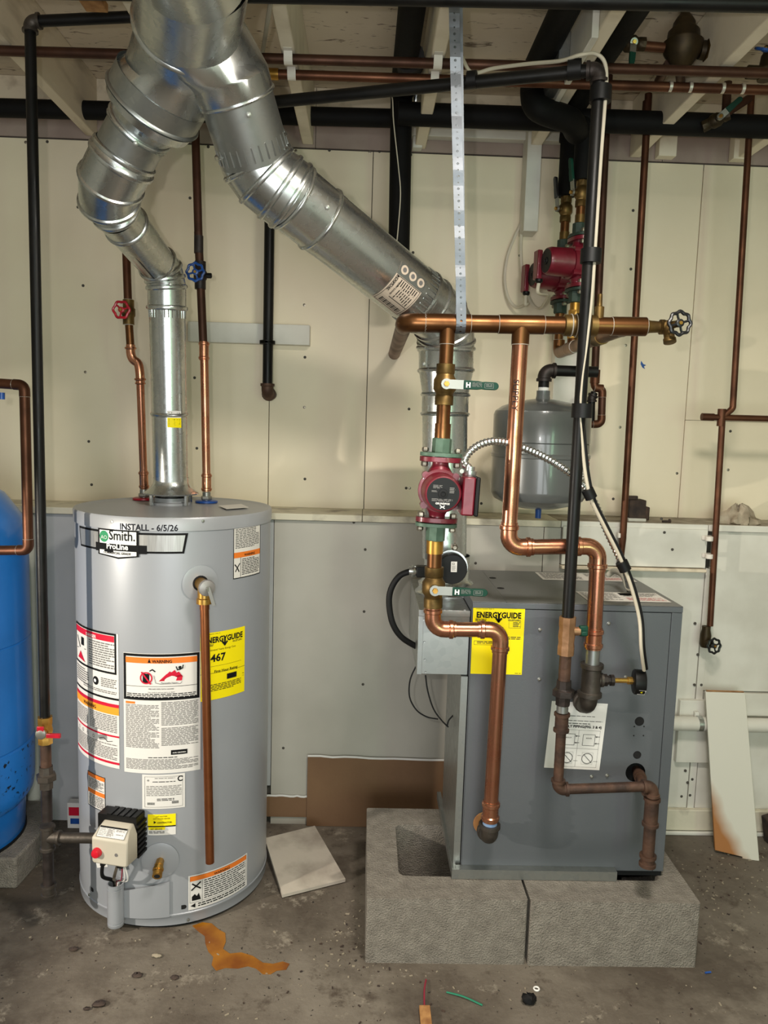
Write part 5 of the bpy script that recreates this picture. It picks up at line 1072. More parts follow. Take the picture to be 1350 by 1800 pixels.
# cables of the two pumps
for i, pts in enumerate(([(902, 400), (930, 540), (953, 540), (963, 515)], [(898, 410), (887, 470), (890, 520), (905, 540), (925, 535), (936, 500)])):
    s_ = zp[i][0]
    if i == 0: path = [s_, s_ + V(0, 0, -.03), P(962, 520, 2.5), P(950, 541, 2.6), P(935, 533, 2.65), P(921, 495, 2.69), P(916, 450, 2.70), P(917, 400, 2.71), P(921, 330, 2.715), P(926, 270, 2.72), P(929, 222, 2.72)]
    else: path = [s_, s_ + V(0, 0, -.03), P(927, 533, 2.63), P(908, 540, 2.69), P(893, 523, 2.71), P(887, 490, 2.715), P(892, 450, 2.715), P(905, 415, 2.72), P(917, 385, 2.725), P(921, 330, 2.73), P(924, 270, 2.73), P(927, 222, 2.73)]
    m = MB(); m.tube(smooth(path, 7), .0055, 'cable_white', 8, prof=lambda a: 1 - .3 * abs(math.sin(a))); solid(m, 'pump_cable', ('flat pale cable hanging in a loop from the turned red pump nearer the room' if i == 0 else 'flat pale cable hanging in a wider loop from the turned red pump nearer the wall'), 'cable')
# post with the cables, on the wall
p0_ = P(936, 216, 2.67); p1_ = P(930, 408, 2.67); m = MB(); m.box2((p1_.x - .022, 2.655, p1_.z), (p1_.x + .026, YU - .001, p0_.z), 'white_board'); solid(m, 'wood_post', 'short white painted wooden post hanging on the upper wall beside the pump cables', 'post', bevel=.002)

# ================================================================= EXPANSION TANK
er = .150; ec = P(952, 800, 2.38); ec.y = 2.40; ez1 = P(945, 700, 2.36).z; ez0 = P(950, 897, 2.36).z
et = thing('expansion_tank', 'grey steel expansion tank hanging above the right end of the ledge', 'tank', V(ec.x, ec.y, ez0)); eh = ez1 - ez0
m = MB(); eo = V(ec.x, ec.y, ez0); b_ = .040
m.lathe(eo, d_, [(0, .02), (.004, .06), (.016, .105), (.032, .138), (.05, .149), (.06, er), (eh * .47, er), (eh * .475, er + .003), (eh * .50, er + .004), (eh * .515, er), (eh * .60, er), (eh * .605, er - .003), (eh * .61, er), (eh - .052, er), (eh - .040, .146), (eh - .025, .125), (eh - .012, .09), (eh - .004, .05), (eh, .02)], 'tank_grey', 64); m.build('tank_body', et, ang=30)
xo = P(955, 690, ec.y - .02); m = MB(); tn = V(xo.x, ec.y - .02, ez1 - .012); m.lathe(tn, d_, [(0, .024), (.022, .021), (.036, .021)], 'tank_grey', 12); m.build('tank_neck', et); MB().lathe(tn + V(0, 0, .036), d_, [(0, .0165), (.012, .0165)], 'ink_white', 14).build('thread_tape', et, 'white sealing tape')
MB().lathe(P(946, 903, 2.38), d_, [(-.014, .009), (.02, .010)], 'valve_blue', 12).build('air_valve_cap', et, 'blue air valve cap')
def etm(x, y, l): t = .62 + x / er; return V(ec.x + math.sin(t) * (er + l), ec.y - math.cos(t) * (er + l), ez0 + eh * .52 - y)
d = Decal(etm, .11, .085, curved=True); d.rect(0, 0, 1, 1, 'label_white'); d.lines(.1, .3, .9, .95, 7, 'ink_grey', .4, seed=97); d.poly([(.62, .25), (.70, .08), (.78, .25)], 'ink_red', 1); d.text('WARNING', .5, .4, .4, 'ink_red', .02); d.build('tank_label', et, 'white label on the right side')
ep = thing('expansion_pipe', 'black iron pipe elbowing down onto the grey expansion tank', 'pipe', tn + V(0, 0, .05)); E0 = tn + V(0, 0, .046); E1_ = E0 + V(0, 0, .052); E2_ = V(P(1046, 662, ec.y).x, ec.y - .02, E1_.z)
run(ep, [E0, E1_, E2_], .0168, 'black_pipe', 'iron', 'iron_dark')
m = MB(); q0 = P(977, 578, 2.70); q1 = P(1024, 690, 2.70); m.box2((q0.x, 2.69, q1.z - .1), (q1.x, YU - .001, q0.z), 'white_board'); solid(m, 'wood_board', 'whitewashed board on the wall behind the grey expansion tank', 'board', bevel=.002)
fy = 2.56
fl_ = thing('fill_pipe', 'dark copper pipe with a small loop right of the grey expansion tank', 'pipe', P(1060, 745, fy))
run(fl_, [V(P(1068, 170, fy).x, fy, ZC - .001), P(1067, 190, fy), P(1045, 668, fy), P(1045, 682, fy), P(1059, 683, fy), P(1057, 745, fy), P(1035, 746, fy)], .0125, 'copper_brown', 'solder', 'copper_dark'); MB().lathe(P(1046, 662, fy), d_, [(-.022, .016), (.022, .016)], 'copper_dark', 14).build('coupling', fl_)
run(fl_, [P(1045, 690, fy + .005), P(1040, 700, fy + .005), P(1039, 740, fy + .005)], .012, 'black_pipe', 'iron', 'iron_dark')

# ================================================================= BOILER GAS PIPE
GY = 1.845
def g_(u, v, y=GY): return P(u, v, y)
gt = g_(1048, 122); gb = g_(1003, 1105); gx_ = (gt.x + gb.x) / 2
def gv2(v): return V(gx_, GY, P(1020, v, GY).z)
bg_ = thing('gas_pipe', 'black steel gas pipe crossing below the joists and dropping to the front of the boiler', 'pipe', gv2(1400))
gr_ = .0148; far = Z(505, 177, gt.z); ft = V(gx_, GY, gt.z)
far = far + (far - ft).normalized() * .06
run(bg_, [gv2(1098), ft, far], gr_, 'black_pipe', 'iron', 'iron_dark')
vc = gv2(1118); m = MB(); m.lathe(vc, d_, [(-.048, gr_), (-.048, .021), (-.026, .021), (-.018, .0195), (0, .0215), (.018, .0195), (.028, .021), (.048, .021), (.048, gr_)], 'bronze_cock', 8); m.lathe(vc + V(0, 0, .012), X_, [(0, .012), (.032, .011)], 'bronze_cock', 12); m.build('gas_valve', bg_, 'bronze gas cock')
m = MB(); m.box(vc + V(.040, -.002, .014), (.022, .012, .026), 'handle_green'); m.box(vc + V(.040, -.012, .010), (.016, .012, .012), 'handle_green'); m.build('handle', bg_, 'green handle', bevel=.003)
pipe(bg_, gv2(1148), gv2(1202), gr_, 'iron_rusty'); union_fit(bg_, gv2(1218), d_, gr_ * .98, 'iron_dark'); m = MB(); m.lathe(gv2(1240), d_, [(-.018, gr_), (.02, gr_)], 'galvanized_dull', 14); m.build('nipple', bg_, 'silvery nipple')
coupling(bg_, gv2(1270), d_, .048, .0140, 'iron', 'iron_rusty')
g1 = V(gx_, GY, P(1000, 1388, GY).z); g2 = V(P(1148, 1382, GY).x, GY, P(1148, 1382, GY).z)
run(bg_, [gv2(1285), g1, g2, g2 - V(0, 0, .06)], .0128, 'iron_rusty', 'iron', 'iron_rusty')
coupling(bg_, g2 - V(0, 0, .068), d_, .075, .0148, 'iron', 'iron_rusty', 'tee_body')
gh = V(P(1121, 1356, BY + .02).x, BY + .02, P(1121, 1356, BY + .02).z); gst = g2 - V(.012, -.008, .022)
MB().tube([gst, gh, gh + V(0, .05, 0)], .0128, 'iron_rusty', 14).build('pipe', bg_); m = MB(); m.lathe(gst.lerp(gh, .75), (gh - gst), [(-.012, .0165), (.012, .0165)], 'iron_rusty', 14); m.build('coupling', bg_)
gd0 = g2 - V(0, 0, .10); gd1 = V(gd0.x, GY, P(1150, 1512, GY).z); pipe(bg_, gd0, gd1, .0152, 'iron_rusty'); coupling(bg_, gd1, d_, .030, .0150, 'iron', 'iron_rusty', 'cap')
# ================================================================= CABLE TAPED TO THE GAS PIPE, CONDUIT
tq = thing('thermostat_cable', 'pale cable taped along the black gas pipe down to the boiler gauge', 'cable', gq + V(0, 0, .03))
of = V(.020, -.010, 0)
def al(u, v, y=GY - .01): return P(u, v, y)
path = [P(812, 100, 2.02), P(830, 128, 1.99), P(868, 120, 1.97), P(930, 112, 1.92), P(985, 107, 1.87), al(1018, 97), al(1045, 94), al(1062, 108), al(1066, 140), al(1062, 200), al(1056, 280), al(1047, 420), al(1040, 520), al(1030, 610), al(1022, 680), al(1020, 735), al(1024, 790), al(1030, 840), al(1040, 880), al(1062, 925), al(1085, 970), al(1098, 1000), al(1112, 1040), al(1124, 1090), al(1127, 1140), P(1132, 1178, CY - .02)]
MB().tube(smooth(path, 7), .0058, 'cable_white', 8, prof=lambda a: 1 - .25 * abs(math.sin(a))).build('cable', tq)
MB().tube(smooth([p + V(.010, .012, 0) for p in path[15:]], 7), .0050, 'black_rubber', 8).build('black_cable', tq, 'black cable')
for k, (u, v, r, L) in enumerate(((905 - 72, 132, .020, .022), (1003, 112, .022, .030), (1053, 165, .0245, .034), (1040, 450, .0245, .032), (1022, 722, .0245, .034))):
    if k < 2: c = ft.lerp(far, ((P(u, v, 1.9).x - ft.x) / (far.x - ft.x))); ax_ = (far - ft).normalized(); c = c + V(0, -.004, .004)
    else: c = gv2(v) + V(.004, -.002, 0); ax_ = d_
    MB().tube([c - ax_ * L * .5, c + ax_ * L * .5], r, 'tape_black', 16).build('tape_wrap', tq, 'black tape')
for u, v in ((1036, 868), (1096, 995)):
    c = al(u, v); dd = (al(1100, 1003) - al(1030, 855)).normalized(); MB().tube([c - dd * .012, c + dd * .012], .015, 'tape_black', 12).build('tape_wrap', tq, 'black tape')
cdt = thing('flexible_conduit', 'coiled steel flexible conduit arching from the red pump down behind the gas pipe', 'conduit', tj)
pts = smooth([tj + pax * .015, P(816, 812, 1.85), P(827, 793, 1.86), P(850, 779, 1.87), P(880, 776, 1.885), P(920, 787, 1.90), P(965, 808, 1.91), P(1003, 833, 1.90), P(1030, 858, 1.89), P(1048, 890, 1.88), P(1070, 940, 1.88), P(1090, 982, 1.88), P(1102, 1010, 1.90), P(1106, 1030, 1.95)], 20)
lens = [0]
for a, b in zip(pts, pts[1:]): lens.append(lens[-1] + (b - a).length)
n = int(lens[-1] / .0024); res = []; j = 0
for i in range(n):
    t = i * .0024
    while lens[j + 1] < t: j += 1
    res.append(pts[j].lerp(pts[j + 1], (t - lens[j]) / max(1e-9, lens[j + 1] - lens[j])))
MB().tube(res, [.0098 if (i // 2) % 2 else .0078 for i in range(n)], 'galvanized', 12).build('armour', cdt)
MB().tube(smooth([P(1070, 1010, 2.2), P(1080, 1004, 2.18), P(1094, 1010, 2.12), P(1104, 1030, 2.06), Z(1108, 1036, bz1 + .004)], 7), .009, 'cable_grey', 10).build('cable', cdt, 'grey cable into the boiler top')

# ================================================================= PIPES UNDER THE CEILING
def straight(name, label, u0, v0, u1, v1, z, r, mt, ext0=0, ext1=0, y0=None, y1=None):
    a = Z(u0, v0, z) if y0 is None else P(u0, v0, y0); b = Z(u1, v1, z) if y1 is None else P(u1, v1, y1); d = (b - a).normalized(); a = a - d * ext0; b = b + d * ext1
    t = thing(name, label, 'pipe', a.lerp(b, .5)); MB().tube([a, b], r, mt, 18).build('pipe', t); return t, a, b
zc1 = ZJ - .0135
c1, a1, b1 = straight('ceiling_copper_pipe', 'dull copper pipe strapped under the joists, the upper of the two', 30, 90, 1330, 128, zc1, .0125, 'copper_brown', .35, .35)
c2, a2, b2 = straight('ceiling_copper_pipe', 'brown copper pipe strapped under the joists, the lower of the two', 470, 130, 1330, 158, zc1, .0125, 'copper_dark', .0, .35)
m = MB(); m.lathe(a2, (a2 - b2), [(-.03, .015), (.004, .015), (.006, .012)], 'brass', 14); m.build('end_coupling', c2, 'brass coupling'); MB().tube([a2, a2 + (a2 - b2).normalized() * .25], .0125, 'copper_brown', 14).build('pipe', c2)
for k in ((925, 1150), (1310, 1270)): pass
for u in (1178, 1213, 1270, 1305): 
    c = Z(u, 152 + (u - 1178) * .03, zc1); m = MB(); m.lathe(c, (b2 - a2), [(-.004, .0138), (.004, .0138)], 'solder', 14); m.build('solder_joint', c2)
def clip(t, jx, a, b, label):
    f = (jx - a.x) / (b.x - a.x); c = a.lerp(b, f); m = MB(); pts = [V(c.x, c.y - .034, ZJ - .001), V(c.x, c.y - .018, ZJ - .001)] + [c + V(0, -math.cos(t_) * .0142, -math.sin(t_) * .0142) for t_ in [PI * i / 8 for i in range(9)]] + [V(c.x, c.y + .018, ZJ - .001), V(c.x, c.y + .032, ZJ - .001)]
    vs = []
    for p in pts: vs += [p - V(.011, 0, 0), p + V(.011, 0, 0)]
    k = len(pts); m.add(vs, [(2 * i, 2 * i + 1, 2 * i + 3, 2 * i + 2) for i in range(k - 1)], 'clip_white'); o = solid(m, 'pipe_strap', label, 'strap', None); s = o.modifiers.new('s', 'SOLIDIFY'); s.thickness = .002; s.offset = 1; o.data.shade_flat()
clip(c1, -.2255, a1, b1, 'white pipe strap on the joist right of the wye, holding the upper copper pipe'); clip(c2, -.2255, a2, b2, 'white pipe strap on the joist right of the wye, holding the lower copper pipe')
clip(c1, .1555, a1, b1, 'white pipe strap behind the punched steel strap, holding the upper copper pipe'); clip(c2, .1555, a2, b2, 'white pipe strap behind the punched steel strap, holding the lower copper pipe')
# insulated mains
i1, ia, ib = straight('insulated_pipe', 'black foam covered pipe running level along the top of the wall on the left', 50, 191, 690, 208, 0, .0285, 'pipe_insulation', .5, .02, 2.62, 2.62)
i2, ja, jb = straight('insulated_pipe', 'black foam covered pipe running level below the joists on the right', 700, 200, 1340, 223, 0, .034, 'pipe_insulation', .0, .4, 2.47, 2.47)
vt = P(706, 160, 2.53); vbm = P(700, 520, 2.53)
iv = thing('insulated_pipe', 'black foam covered upright pipe passing behind the slanting vent duct', 'pipe', vbm)
MB().tube([vt, vbm], .034, 'pipe_insulation', 20).build('insulation', iv); pend = Z(733, 0, vt.z); pend = vt + (pend - vt) * 1.0; pend = V(pend.x, .9, vt.z)
m = MB(); m.tube([vt + V(0, .01, .0), V(vt.x + (pend.x - vt.x) * .35, 1.95, vt.z), pend], .035, 'pipe_insulation', 20); m.build('insulation', iv); m = MB(); m.sphere(vt, .040, 'pipe_insulation', 18, 12); m.build('insulated_elbow', iv)
m = MB(); c = V(vt.x + .012, 2.30, vt.z - .002); m.tube([c, c + V(.003, .04, 0)], .0425, 'insulation_cut', 18); m.build('insulation_lap', iv)
# two insulated lines coming forward in the joist bays and dropping to the zone pumps
for k, (u0, v0, u1, v1, lab, z) in enumerate(((943, 118, 997, 8, 'black foam covered pipe in the joist bay left of the gas pipe elbow', 2.395), (1058, 100, 1118, 8, 'black foam covered pipe in the joist bay behind the brass regulator', 2.395))):
    a = Z(u0, v0, z); b = Z(u1, v1, z); b = a + (b - a) * 2.2; t = thing('insulated_pipe', lab, 'pipe', a)
    y_ = (2.42, 2.60)[k]; x_ = MA.x
    MB().tube([a, b], .036, 'pipe_insulation', 20).build('insulation', t)
    dn_ = P(940 if k == 0 else 1010, 160, 2.36 if k == 0 else 2.52)
    bend = [a, a + V(.002, .045, -.05), V(.462, 2.27, 2.292), V(.56, 2.32, 2.284), V(x_ - .03, 2.40, 2.284), V(x_, y_, 2.300)] if k == 0 else [a, a + V(.01, .10, -.005), V(x_ - .02, 2.48, 2.39), V(x_, y_ - .01, 2.36), V(x_, y_, 2.325)]
    MB().tube(smooth(bend, 6), .036, 'pipe_insulation', 18).build('insulated_elbow', t)
# iron pipe across the very top
tp, ta, tb2 = straight('black_pipe', 'black pipe crossing the top edge close to the viewer', 700, -4, 1340, 8, 2.262, .0150, 'black_pipe', .8, .5)
# copper droppers on the right
dr = thing('copper_dropper', 'thin copper pipe dropping to the ledge left of the wall seam', 'pipe', P(1092, 940, 2.50))
MB().tube([P(1140, 165, 2.50), P(1095, 945, 2.50), P(1088, 1005, 2.52)], .0112, 'copper_dark', 14).build('pipe', dr); MB().lathe(P(1137, 190, 2.50), d_, [(-.02, .014), (.02, .014)], 'copper_dark', 12).build('coupling', dr); m = MB(); m.box(P(1093, 941, 2.505), (.03, .02, .016), 'clip_white'); m.build('clip', dr, 'pale clip', bevel=.002)
dv_ = thing('copper_dropper', 'copper pipe with a side branch and a small black handwheel at its foot', 'pipe', P(1245, 1135, 2.49))
yD = 2.50
run(dv_, [P(1321, 165, yD), P(1288, 718, yD), P(1270, 733, yD), P(1248, 1100, yD)], .0102, 'copper_dark', 'bend', 'copper_dark')
bp = P(1268, 734, yD); MB().tube([P(1236, 733, yD), P(1420, 738, yD)], .0102, 'copper_dark', 14).build('branch_pipe', dv_); MB().lathe(P(1244, 733, yD), X_, [(-.02, .012), (.02, .012)], 'copper_dark', 12).build('end_cap', dv_); MB().lathe(bp, d_, [(-.028, .013), (.028, .013)], 'copper_dark', 12).build('cross_tee', dv_)
m = MB(); fc = P(1240, 1122, yD); m.lathe(fc, d_, [(-.03, .014), (-.02, .018), (.012, .018), (.03, .014), (.042, .014)], 'bronze_dark', 12); m.lathe(fc - V(0, 0, .01), V(.25, -1, 0).normalized(), [(0, .014), (.03, .011)], 'bronze_dark', 12); m.build('valve_body', dv_, 'dark bronze valve'); handwheel(dv_, fc + V(.012, -.042, -.014), V(.25, -1, .1), .027, 'valve_black', 8, label='black handwheel')
for v in (947, 978):
    m = MB(); c = P(1247, v, yD + .002); m.lathe(c, d_, [(-.008, .0125), (.008, .0125)], 'clip_white', 12); m.box(c + V(0, .024, 0), (.034, .018, .015), 'clip_white'); m.build('pipe_clip', dv_, 'white plastic clip', bevel=.002)
# regulator, its valves and branches
rg = thing('pressure_regulator', 'bell shaped bronze pressure regulator under the ceiling at the right', 'regulator', P(1200, 80, 2.15))
rc = P(1200, 84, 2.15); m = MB(); m.lathe(rc, d_, [(-.058, .010), (-.050, .022), (-.030, .036), (-.012, .048), (.012, .052), (.014, .044), (.018, .044), (.020, .042), (.040, .040), (.050, .030), (.062, .028), (.075, .020), (.085, .012), (.110, .009)], 'bronze_dark', 28); m.build('bell', rg)
m = MB(); m.lathe(rc + V(.045, 0, -.004), X_, [(0, .022), (.012, .024)], 'bronze_dark', 14); hexnut(m, rc + V(.070, 0, -.004), X_, .018, .028, 'brass_aged'); m.build('union_nut', rg, 'brass union nut')
MB().tube([rc + V(.05, 0, -.003), P(1262, 78, 2.15)], .0125, 'copper_dark', 14).build('pipe', rg); elbow(rg, P(1270, 79, 2.15), X_, V(-.10, .35, -.20), .013, 'solder', 'copper_dark')
MB().tube([P(1268, 86, 2.17), P(1244, 122, 2.30)], .0125, 'black_pipe', 14).build('pipe', rg); MB().tube([rc - V(.05, 0, .002), P(1070, 76, 2.15)], .0125, 'copper_dark', 14).build('pipe', rg)
elbow(rg, P(1068, 76, 2.15), -X_, V(0, .3, -.35), .013, 'solder', 'copper_dark'); MB().tube([P(1067, 86, 2.17), P(1062, 118, 2.28)], .0125, 'copper_dark', 14).build('pipe', rg)
lever_valve(rg, P(1108, 77, 2.15), X_, .0135, V(-.10, -.2, -.9), V(0, -1, -.3), .085, body='bronze_dark'); lever_valve(rg, P(1236, 128, 2.26), V(-.5, .6, -.3), .0135, V(-1, -.05, -.05), V(0, -1, -.4), .080, body='bronze_dark')
MB().tube([rc + V(-.03, .01, -.035), P(1158, 142, 2.28)], .0125, 'copper_brown', 14).build('pipe', rg); MB().tube([rc + V(0, .01, -.05), P(1197, 152, 2.33)], .0125, 'copper_brown', 14).build('pipe', rg)
vb_ = thing('gate_valve', 'bronze gate valve with a blue handwheel at the upper right edge', 'valve', P(1343, 110, 2.2)); c = P(1345, 128, 2.24)
m = MB(); m.lathe(c, d_, [(-.02, .02), (.01, .022), (.014, .018), (.045, .014), (.05, .010), (.07, .008)], 'bronze_dark', 16); m.lathe(c, X_, [(-.05, .018), (.05, .018)], 'bronze_dark', 14); m.build('valve_body', vb_); handwheel(vb_, P(1345, 87, 2.2), V(.1, -.5, 1), .027, 'valve_blue', 8, label='blue handwheel')
bl = thing('branch_valve', 'small green lever valve on the branch pipe right of the dropper', 'valve', P(1262, 210, 2.42))
lever_valve(bl, P(1258, 212, 2.42), V(.55, -.25, .25), .0135, V(.75, -.2, .7), V(0, -1, 0), .075, body='bronze_dark'); MB().tube([P(1275, 200, 2.42), P(1318, 172, 2.44)], .012, 'copper_brown', 12).build('pipe', bl); MB().tube([P(1279, 145, 2.36), P(1276, 198, 2.42)], .0125, 'copper_brown', 12).build('pipe', bl)
# punched hanger strap looping round the header
hs = MB(); st = P(797, -30, 1.80); sb = HT1 + hdir * .030 + V(0, -.0, 0)
def strap(m, pts, w, hole=.0026, pitch=.0135):
    """flat punched band: every pitch a ring of quads round a real hole"""
    pts = [Vector(p) for p in pts]; ln = [0]
    for a, b in zip(pts, pts[1:]): ln.append(ln[-1] + (b - a).length)
    def at(s):
        s = min(max(s, 0), ln[-1] - 1e-6); j = 0
        while ln[j + 1] < s: j += 1
        a, b = pts[j], pts[j + 1]; return a.lerp(b, (s - ln[j]) / (ln[j + 1] - ln[j]))
    n = int(ln[-1] / pitch)
    for i in range(n):
        s0 = i * pitch; c = s0 + pitch / 2; big = hole * (1.2 if i % 2 else .7); vs = []; 
        T = lambda s, x: at(s) + V(x, 0, 0)
        out = [(s0, -w / 2), (s0, 0), (s0, w / 2), (c, w / 2), (s0 + pitch, w / 2), (s0 + pitch, 0), (s0 + pitch, -w / 2), (c, -w / 2)]
        inn = [(c + big * math.cos(t), big * math.sin(t)) for t in [math.atan2(x, s - c) for s, x in out]]
        vs = [T(s, x) for s, x in out] + [T(s, x) for s, x in inn]
        m.add(vs, [(k, (k + 1) % 8, (k + 1) % 8 + 8, k + 8) for k in range(8)], 'strap_steel')
lp_ = []
hc = sb; R_ = cr + .0025
st2 = V(P(801, 300, 1.85).x, CY - R_, P(801, 300, 1.85).z)
wav = [V(st.x, st.y, st.z)]
for k in range(1, 24):
    f = k / 24; base = V(st.x, st.y, st.z).lerp(V(sb.x, CY - R_, sb.z + .012), f); wav.append(base + V(0, .0022 * math.sin(k * 2.3), 0))
loop = [V(sb.x, CY - R_ * math.cos(t), sb.z - R_ * math.sin(t)) for t in [PI * i / 10 for i in range(11)]] + [V(sb.x + .003, CY + R_ + .004, sb.z + .05), V(st.x + .012, st.y + .03, st.z)]
strap(hs, wav + loop, .0235); o = solid(hs, 'hanger_strap', 'punched steel strap hanging from the joists and looped around the copper header', 'strap'); sd_ = o.modifiers.new('s', 'SOLIDIFY'); sd_.thickness = .0009; o.data.shade_flat()
# thin wire and grey cable from the ceiling, conduit on the joist
m = MB(); m.tube(smooth([P(686, 165, 2.42), P(690, 175, 2.42), P(692, 215, 2.44), P(700, 290, 2.48), P(704, 340, 2.48), P(700, 400, 2.48), P(697, 430, 2.48)], 5), .0018, 'cable_white', 6); solid(m, 'thin_wire', 'thin pale wire hanging in front of the upright insulated pipe', 'wire')
m = MB(); m.tube(smooth([Z(478, -10, ZJ - .02), Z(470, 40, ZJ - .01), P(462, 90, 2.2), P(456, 135, 2.22)], 5), .0055, 'cable_grey', 8); solid(m, 'grey_cable', 'grey cable hanging beside the wye at the joist', 'cable')
m = MB(); m.tube(smooth([Z(800, 40, ZJ + .06), Z(785, 70, ZJ + .05), P(778, 95, 2.3), P(766, 135, 2.5)], 5), .006, 'cable_white', 8); solid(m, 'white_cable', 'white cable running along the joist behind the punched strap', 'cable')
m = MB(); m.tube([P(738, 100, 2.55), P(731, 178, 2.6)], .016, 'galvanized', 14); solid(m, 'metal_conduit', 'short shiny metal pipe beside the joist left of the punched strap', 'pipe')
m = MB(); p = P(738, 75, 2.45); m.box(p, (.035, .05, .07), 'galvanized_dull'); solid(m, 'junction_box', 'small crumpled metal box at the joist left of the punched strap', 'box', bevel=.006)
for k, (u, v, y) in enumerate(((1010, 55, 2.05),)):
    p = P(u, v, y); m = MB(); m.box2((.50, p.y - .15, ZJ - .02), (.517, p.y + .22, ZJ + .12), 'white_board'); m.box2((.47, p.y + .05, ZJ - .01), (.4995, p.y + .22, ZJ + .09), 'galvanized_dull'); solid(m, 'junction_box', 'whitewashed metal box fixed to the joist right of the foam covered pipe', 'box', bevel=.002)
# black stub on the wall and the wood block behind it
sy = 2.645; so = thing('black_pipe', 'black vertical pipe ending in an elbow on the upper wall left of the slanting duct', 'pipe', P(471, 700, sy))
s0_ = P(477, 250, sy); s1_ = P(470, 692, sy); s0_.x = s1_.x + .0
run(so, [s0_, s1_, s1_ + V(.004, .094, 0)], .0170, 'black_pipe', 'iron', 'iron_rusty'); coupling(so, P(470, 602, sy), d_, .012, .0185, 'iron', 'black_pipe')
wq0, wq1 = P(330, 558, YU - .042), P(544, 607, YU - .042)
m = MB(); m.box2((wq0.x, YU - .042, wq1.z), (wq1.x, YU - .001, wq0.z - .012), 'white_board'); solid(m, 'wood_block', 'whitewashed horizontal wood block on the upper wall behind the black pipe stub', 'block', bevel=.002)

# ================================================================= RIGHT HAND WALL PIECES AND LEDGE THINGS
yy = YL - .045; p0_ = P(1180, 1272, YL - .055); m = MB(); m.tube([V(.9, YL - .05, p0_.z), V(2.2, YL - .05, p0_.z - .004)], .0245, 'pvc_white', 18); solid(m, 'plastic_pipe', 'white plastic pipe level along the wall right of the boiler', 'pipe')
a = P(1196, 1231, YL - .02); b = P(1238, 1341, YL - .02); bp_ = thing('backing_board', 'small white backing board on the wall right of the boiler', 'board', V((a.x + b.x) / 2, YL - .01, b.z))
MB().box2((a.x, YL - .022, b.z), (b.x + .02, YL - .0005, a.z), 'white_board').build('board', bp_, bevel=.002); c = P(1224, 1258, YL - .03); MB().box(c, (.016, .016, .03), 'white_board').build('bracket', bp_, bevel=.003); m = MB(); m.lathe(V(P(1229, 1272, YL - .05).x, YL - .05, p0_.z), X_, [(-.008, .0265), (.008, .0265)], 'galvanized', 16); m.build('pipe_clamp', bp_, 'galvanized clamp')
# leaning board
c00, c10 = Z(1305, 1505, .022), Z(1346, 1512, .002); a = P(1238, 1217, YL - .06); b = P(1311, 1217, YL - .06)
bl_, br2 = Z(1264, 1484, .0), Z(1335, 1516, .0)
base = V(0, 0, 0); bl_ = V(P(1258, 1478, 2.40).x, 2.40, .012); br2 = V(P(1335, 1513, 2.36).x, 2.36, .0); tl_ = V(P(1240, 1216, YL - .075).x, YL - .075, P(1240, 1216, YL - .075).z); tr_ = V(P(1310, 1218, YL - .075).x, YL - .075, P(1310, 1218, YL - .075).z)
lb = thing('leaning_board', 'white painted board leaning on the wall, rust brown at its foot', 'board', bl_)
poly = [bl_, bl_.lerp(br2, .62) + V(0, 0, .0), bl_.lerp(br2, .62) + V(0, .0, -.01), br2, tr_, tl_]
nn = (br2 - bl_).cross(tl_ - bl_).normalized(); nn = nn if nn.y > 0 else -nn
m = MB(); m.prism(poly, nn * .020, 'board_rusty'); m.build('board', lb, bevel=.002); MB().prism([tl_ + V(.004, 0, .0012), tr_ + V(-.004, 0, .0012), tr_ + nn * .019 + V(-.004, 0, .0012), tl_ + nn * .019 + V(.004, 0, .0012)], (0, 0, .0012), 'raw_wood').build('end_grain', lb, 'bare end grain')
m = MB(); p = V(P(1293, 1488, 2.42).x, 2.41, 0); m.sphere(p + V(0, 0, .028), .030, 'black_rubber', 12, 8, (1.4, .9, .9)); solid(m, 'rubber_lump', 'dark lump behind the foot of the leaning board', 'debris')
m = MB(); p = V(P(1305, 1490, 2.385).x, 2.42, 0); m.box(p + V(.0, 0, .03), (.03, .02, .06), 'raw_wood'); solid(m, 'wood_scrap', 'brown wood scrap behind the foot of the leaning board', 'wood scrap', bevel=.002)
m = MB(); p = V(P(1345, 1440, 2.5).x, 2.47, 0); m.box(p + V(0.02, 0, .05), (.06, .05, .10), 'debris_dark', ((V(1, .2, .2)).normalized(), V(-.2, 1, 0).normalized(), V(-.2, 0, 1).normalized())); solid(m, 'wood_scrap', 'dark wood scrap at the right edge behind the leaning board', 'wood scrap', bevel=.004)
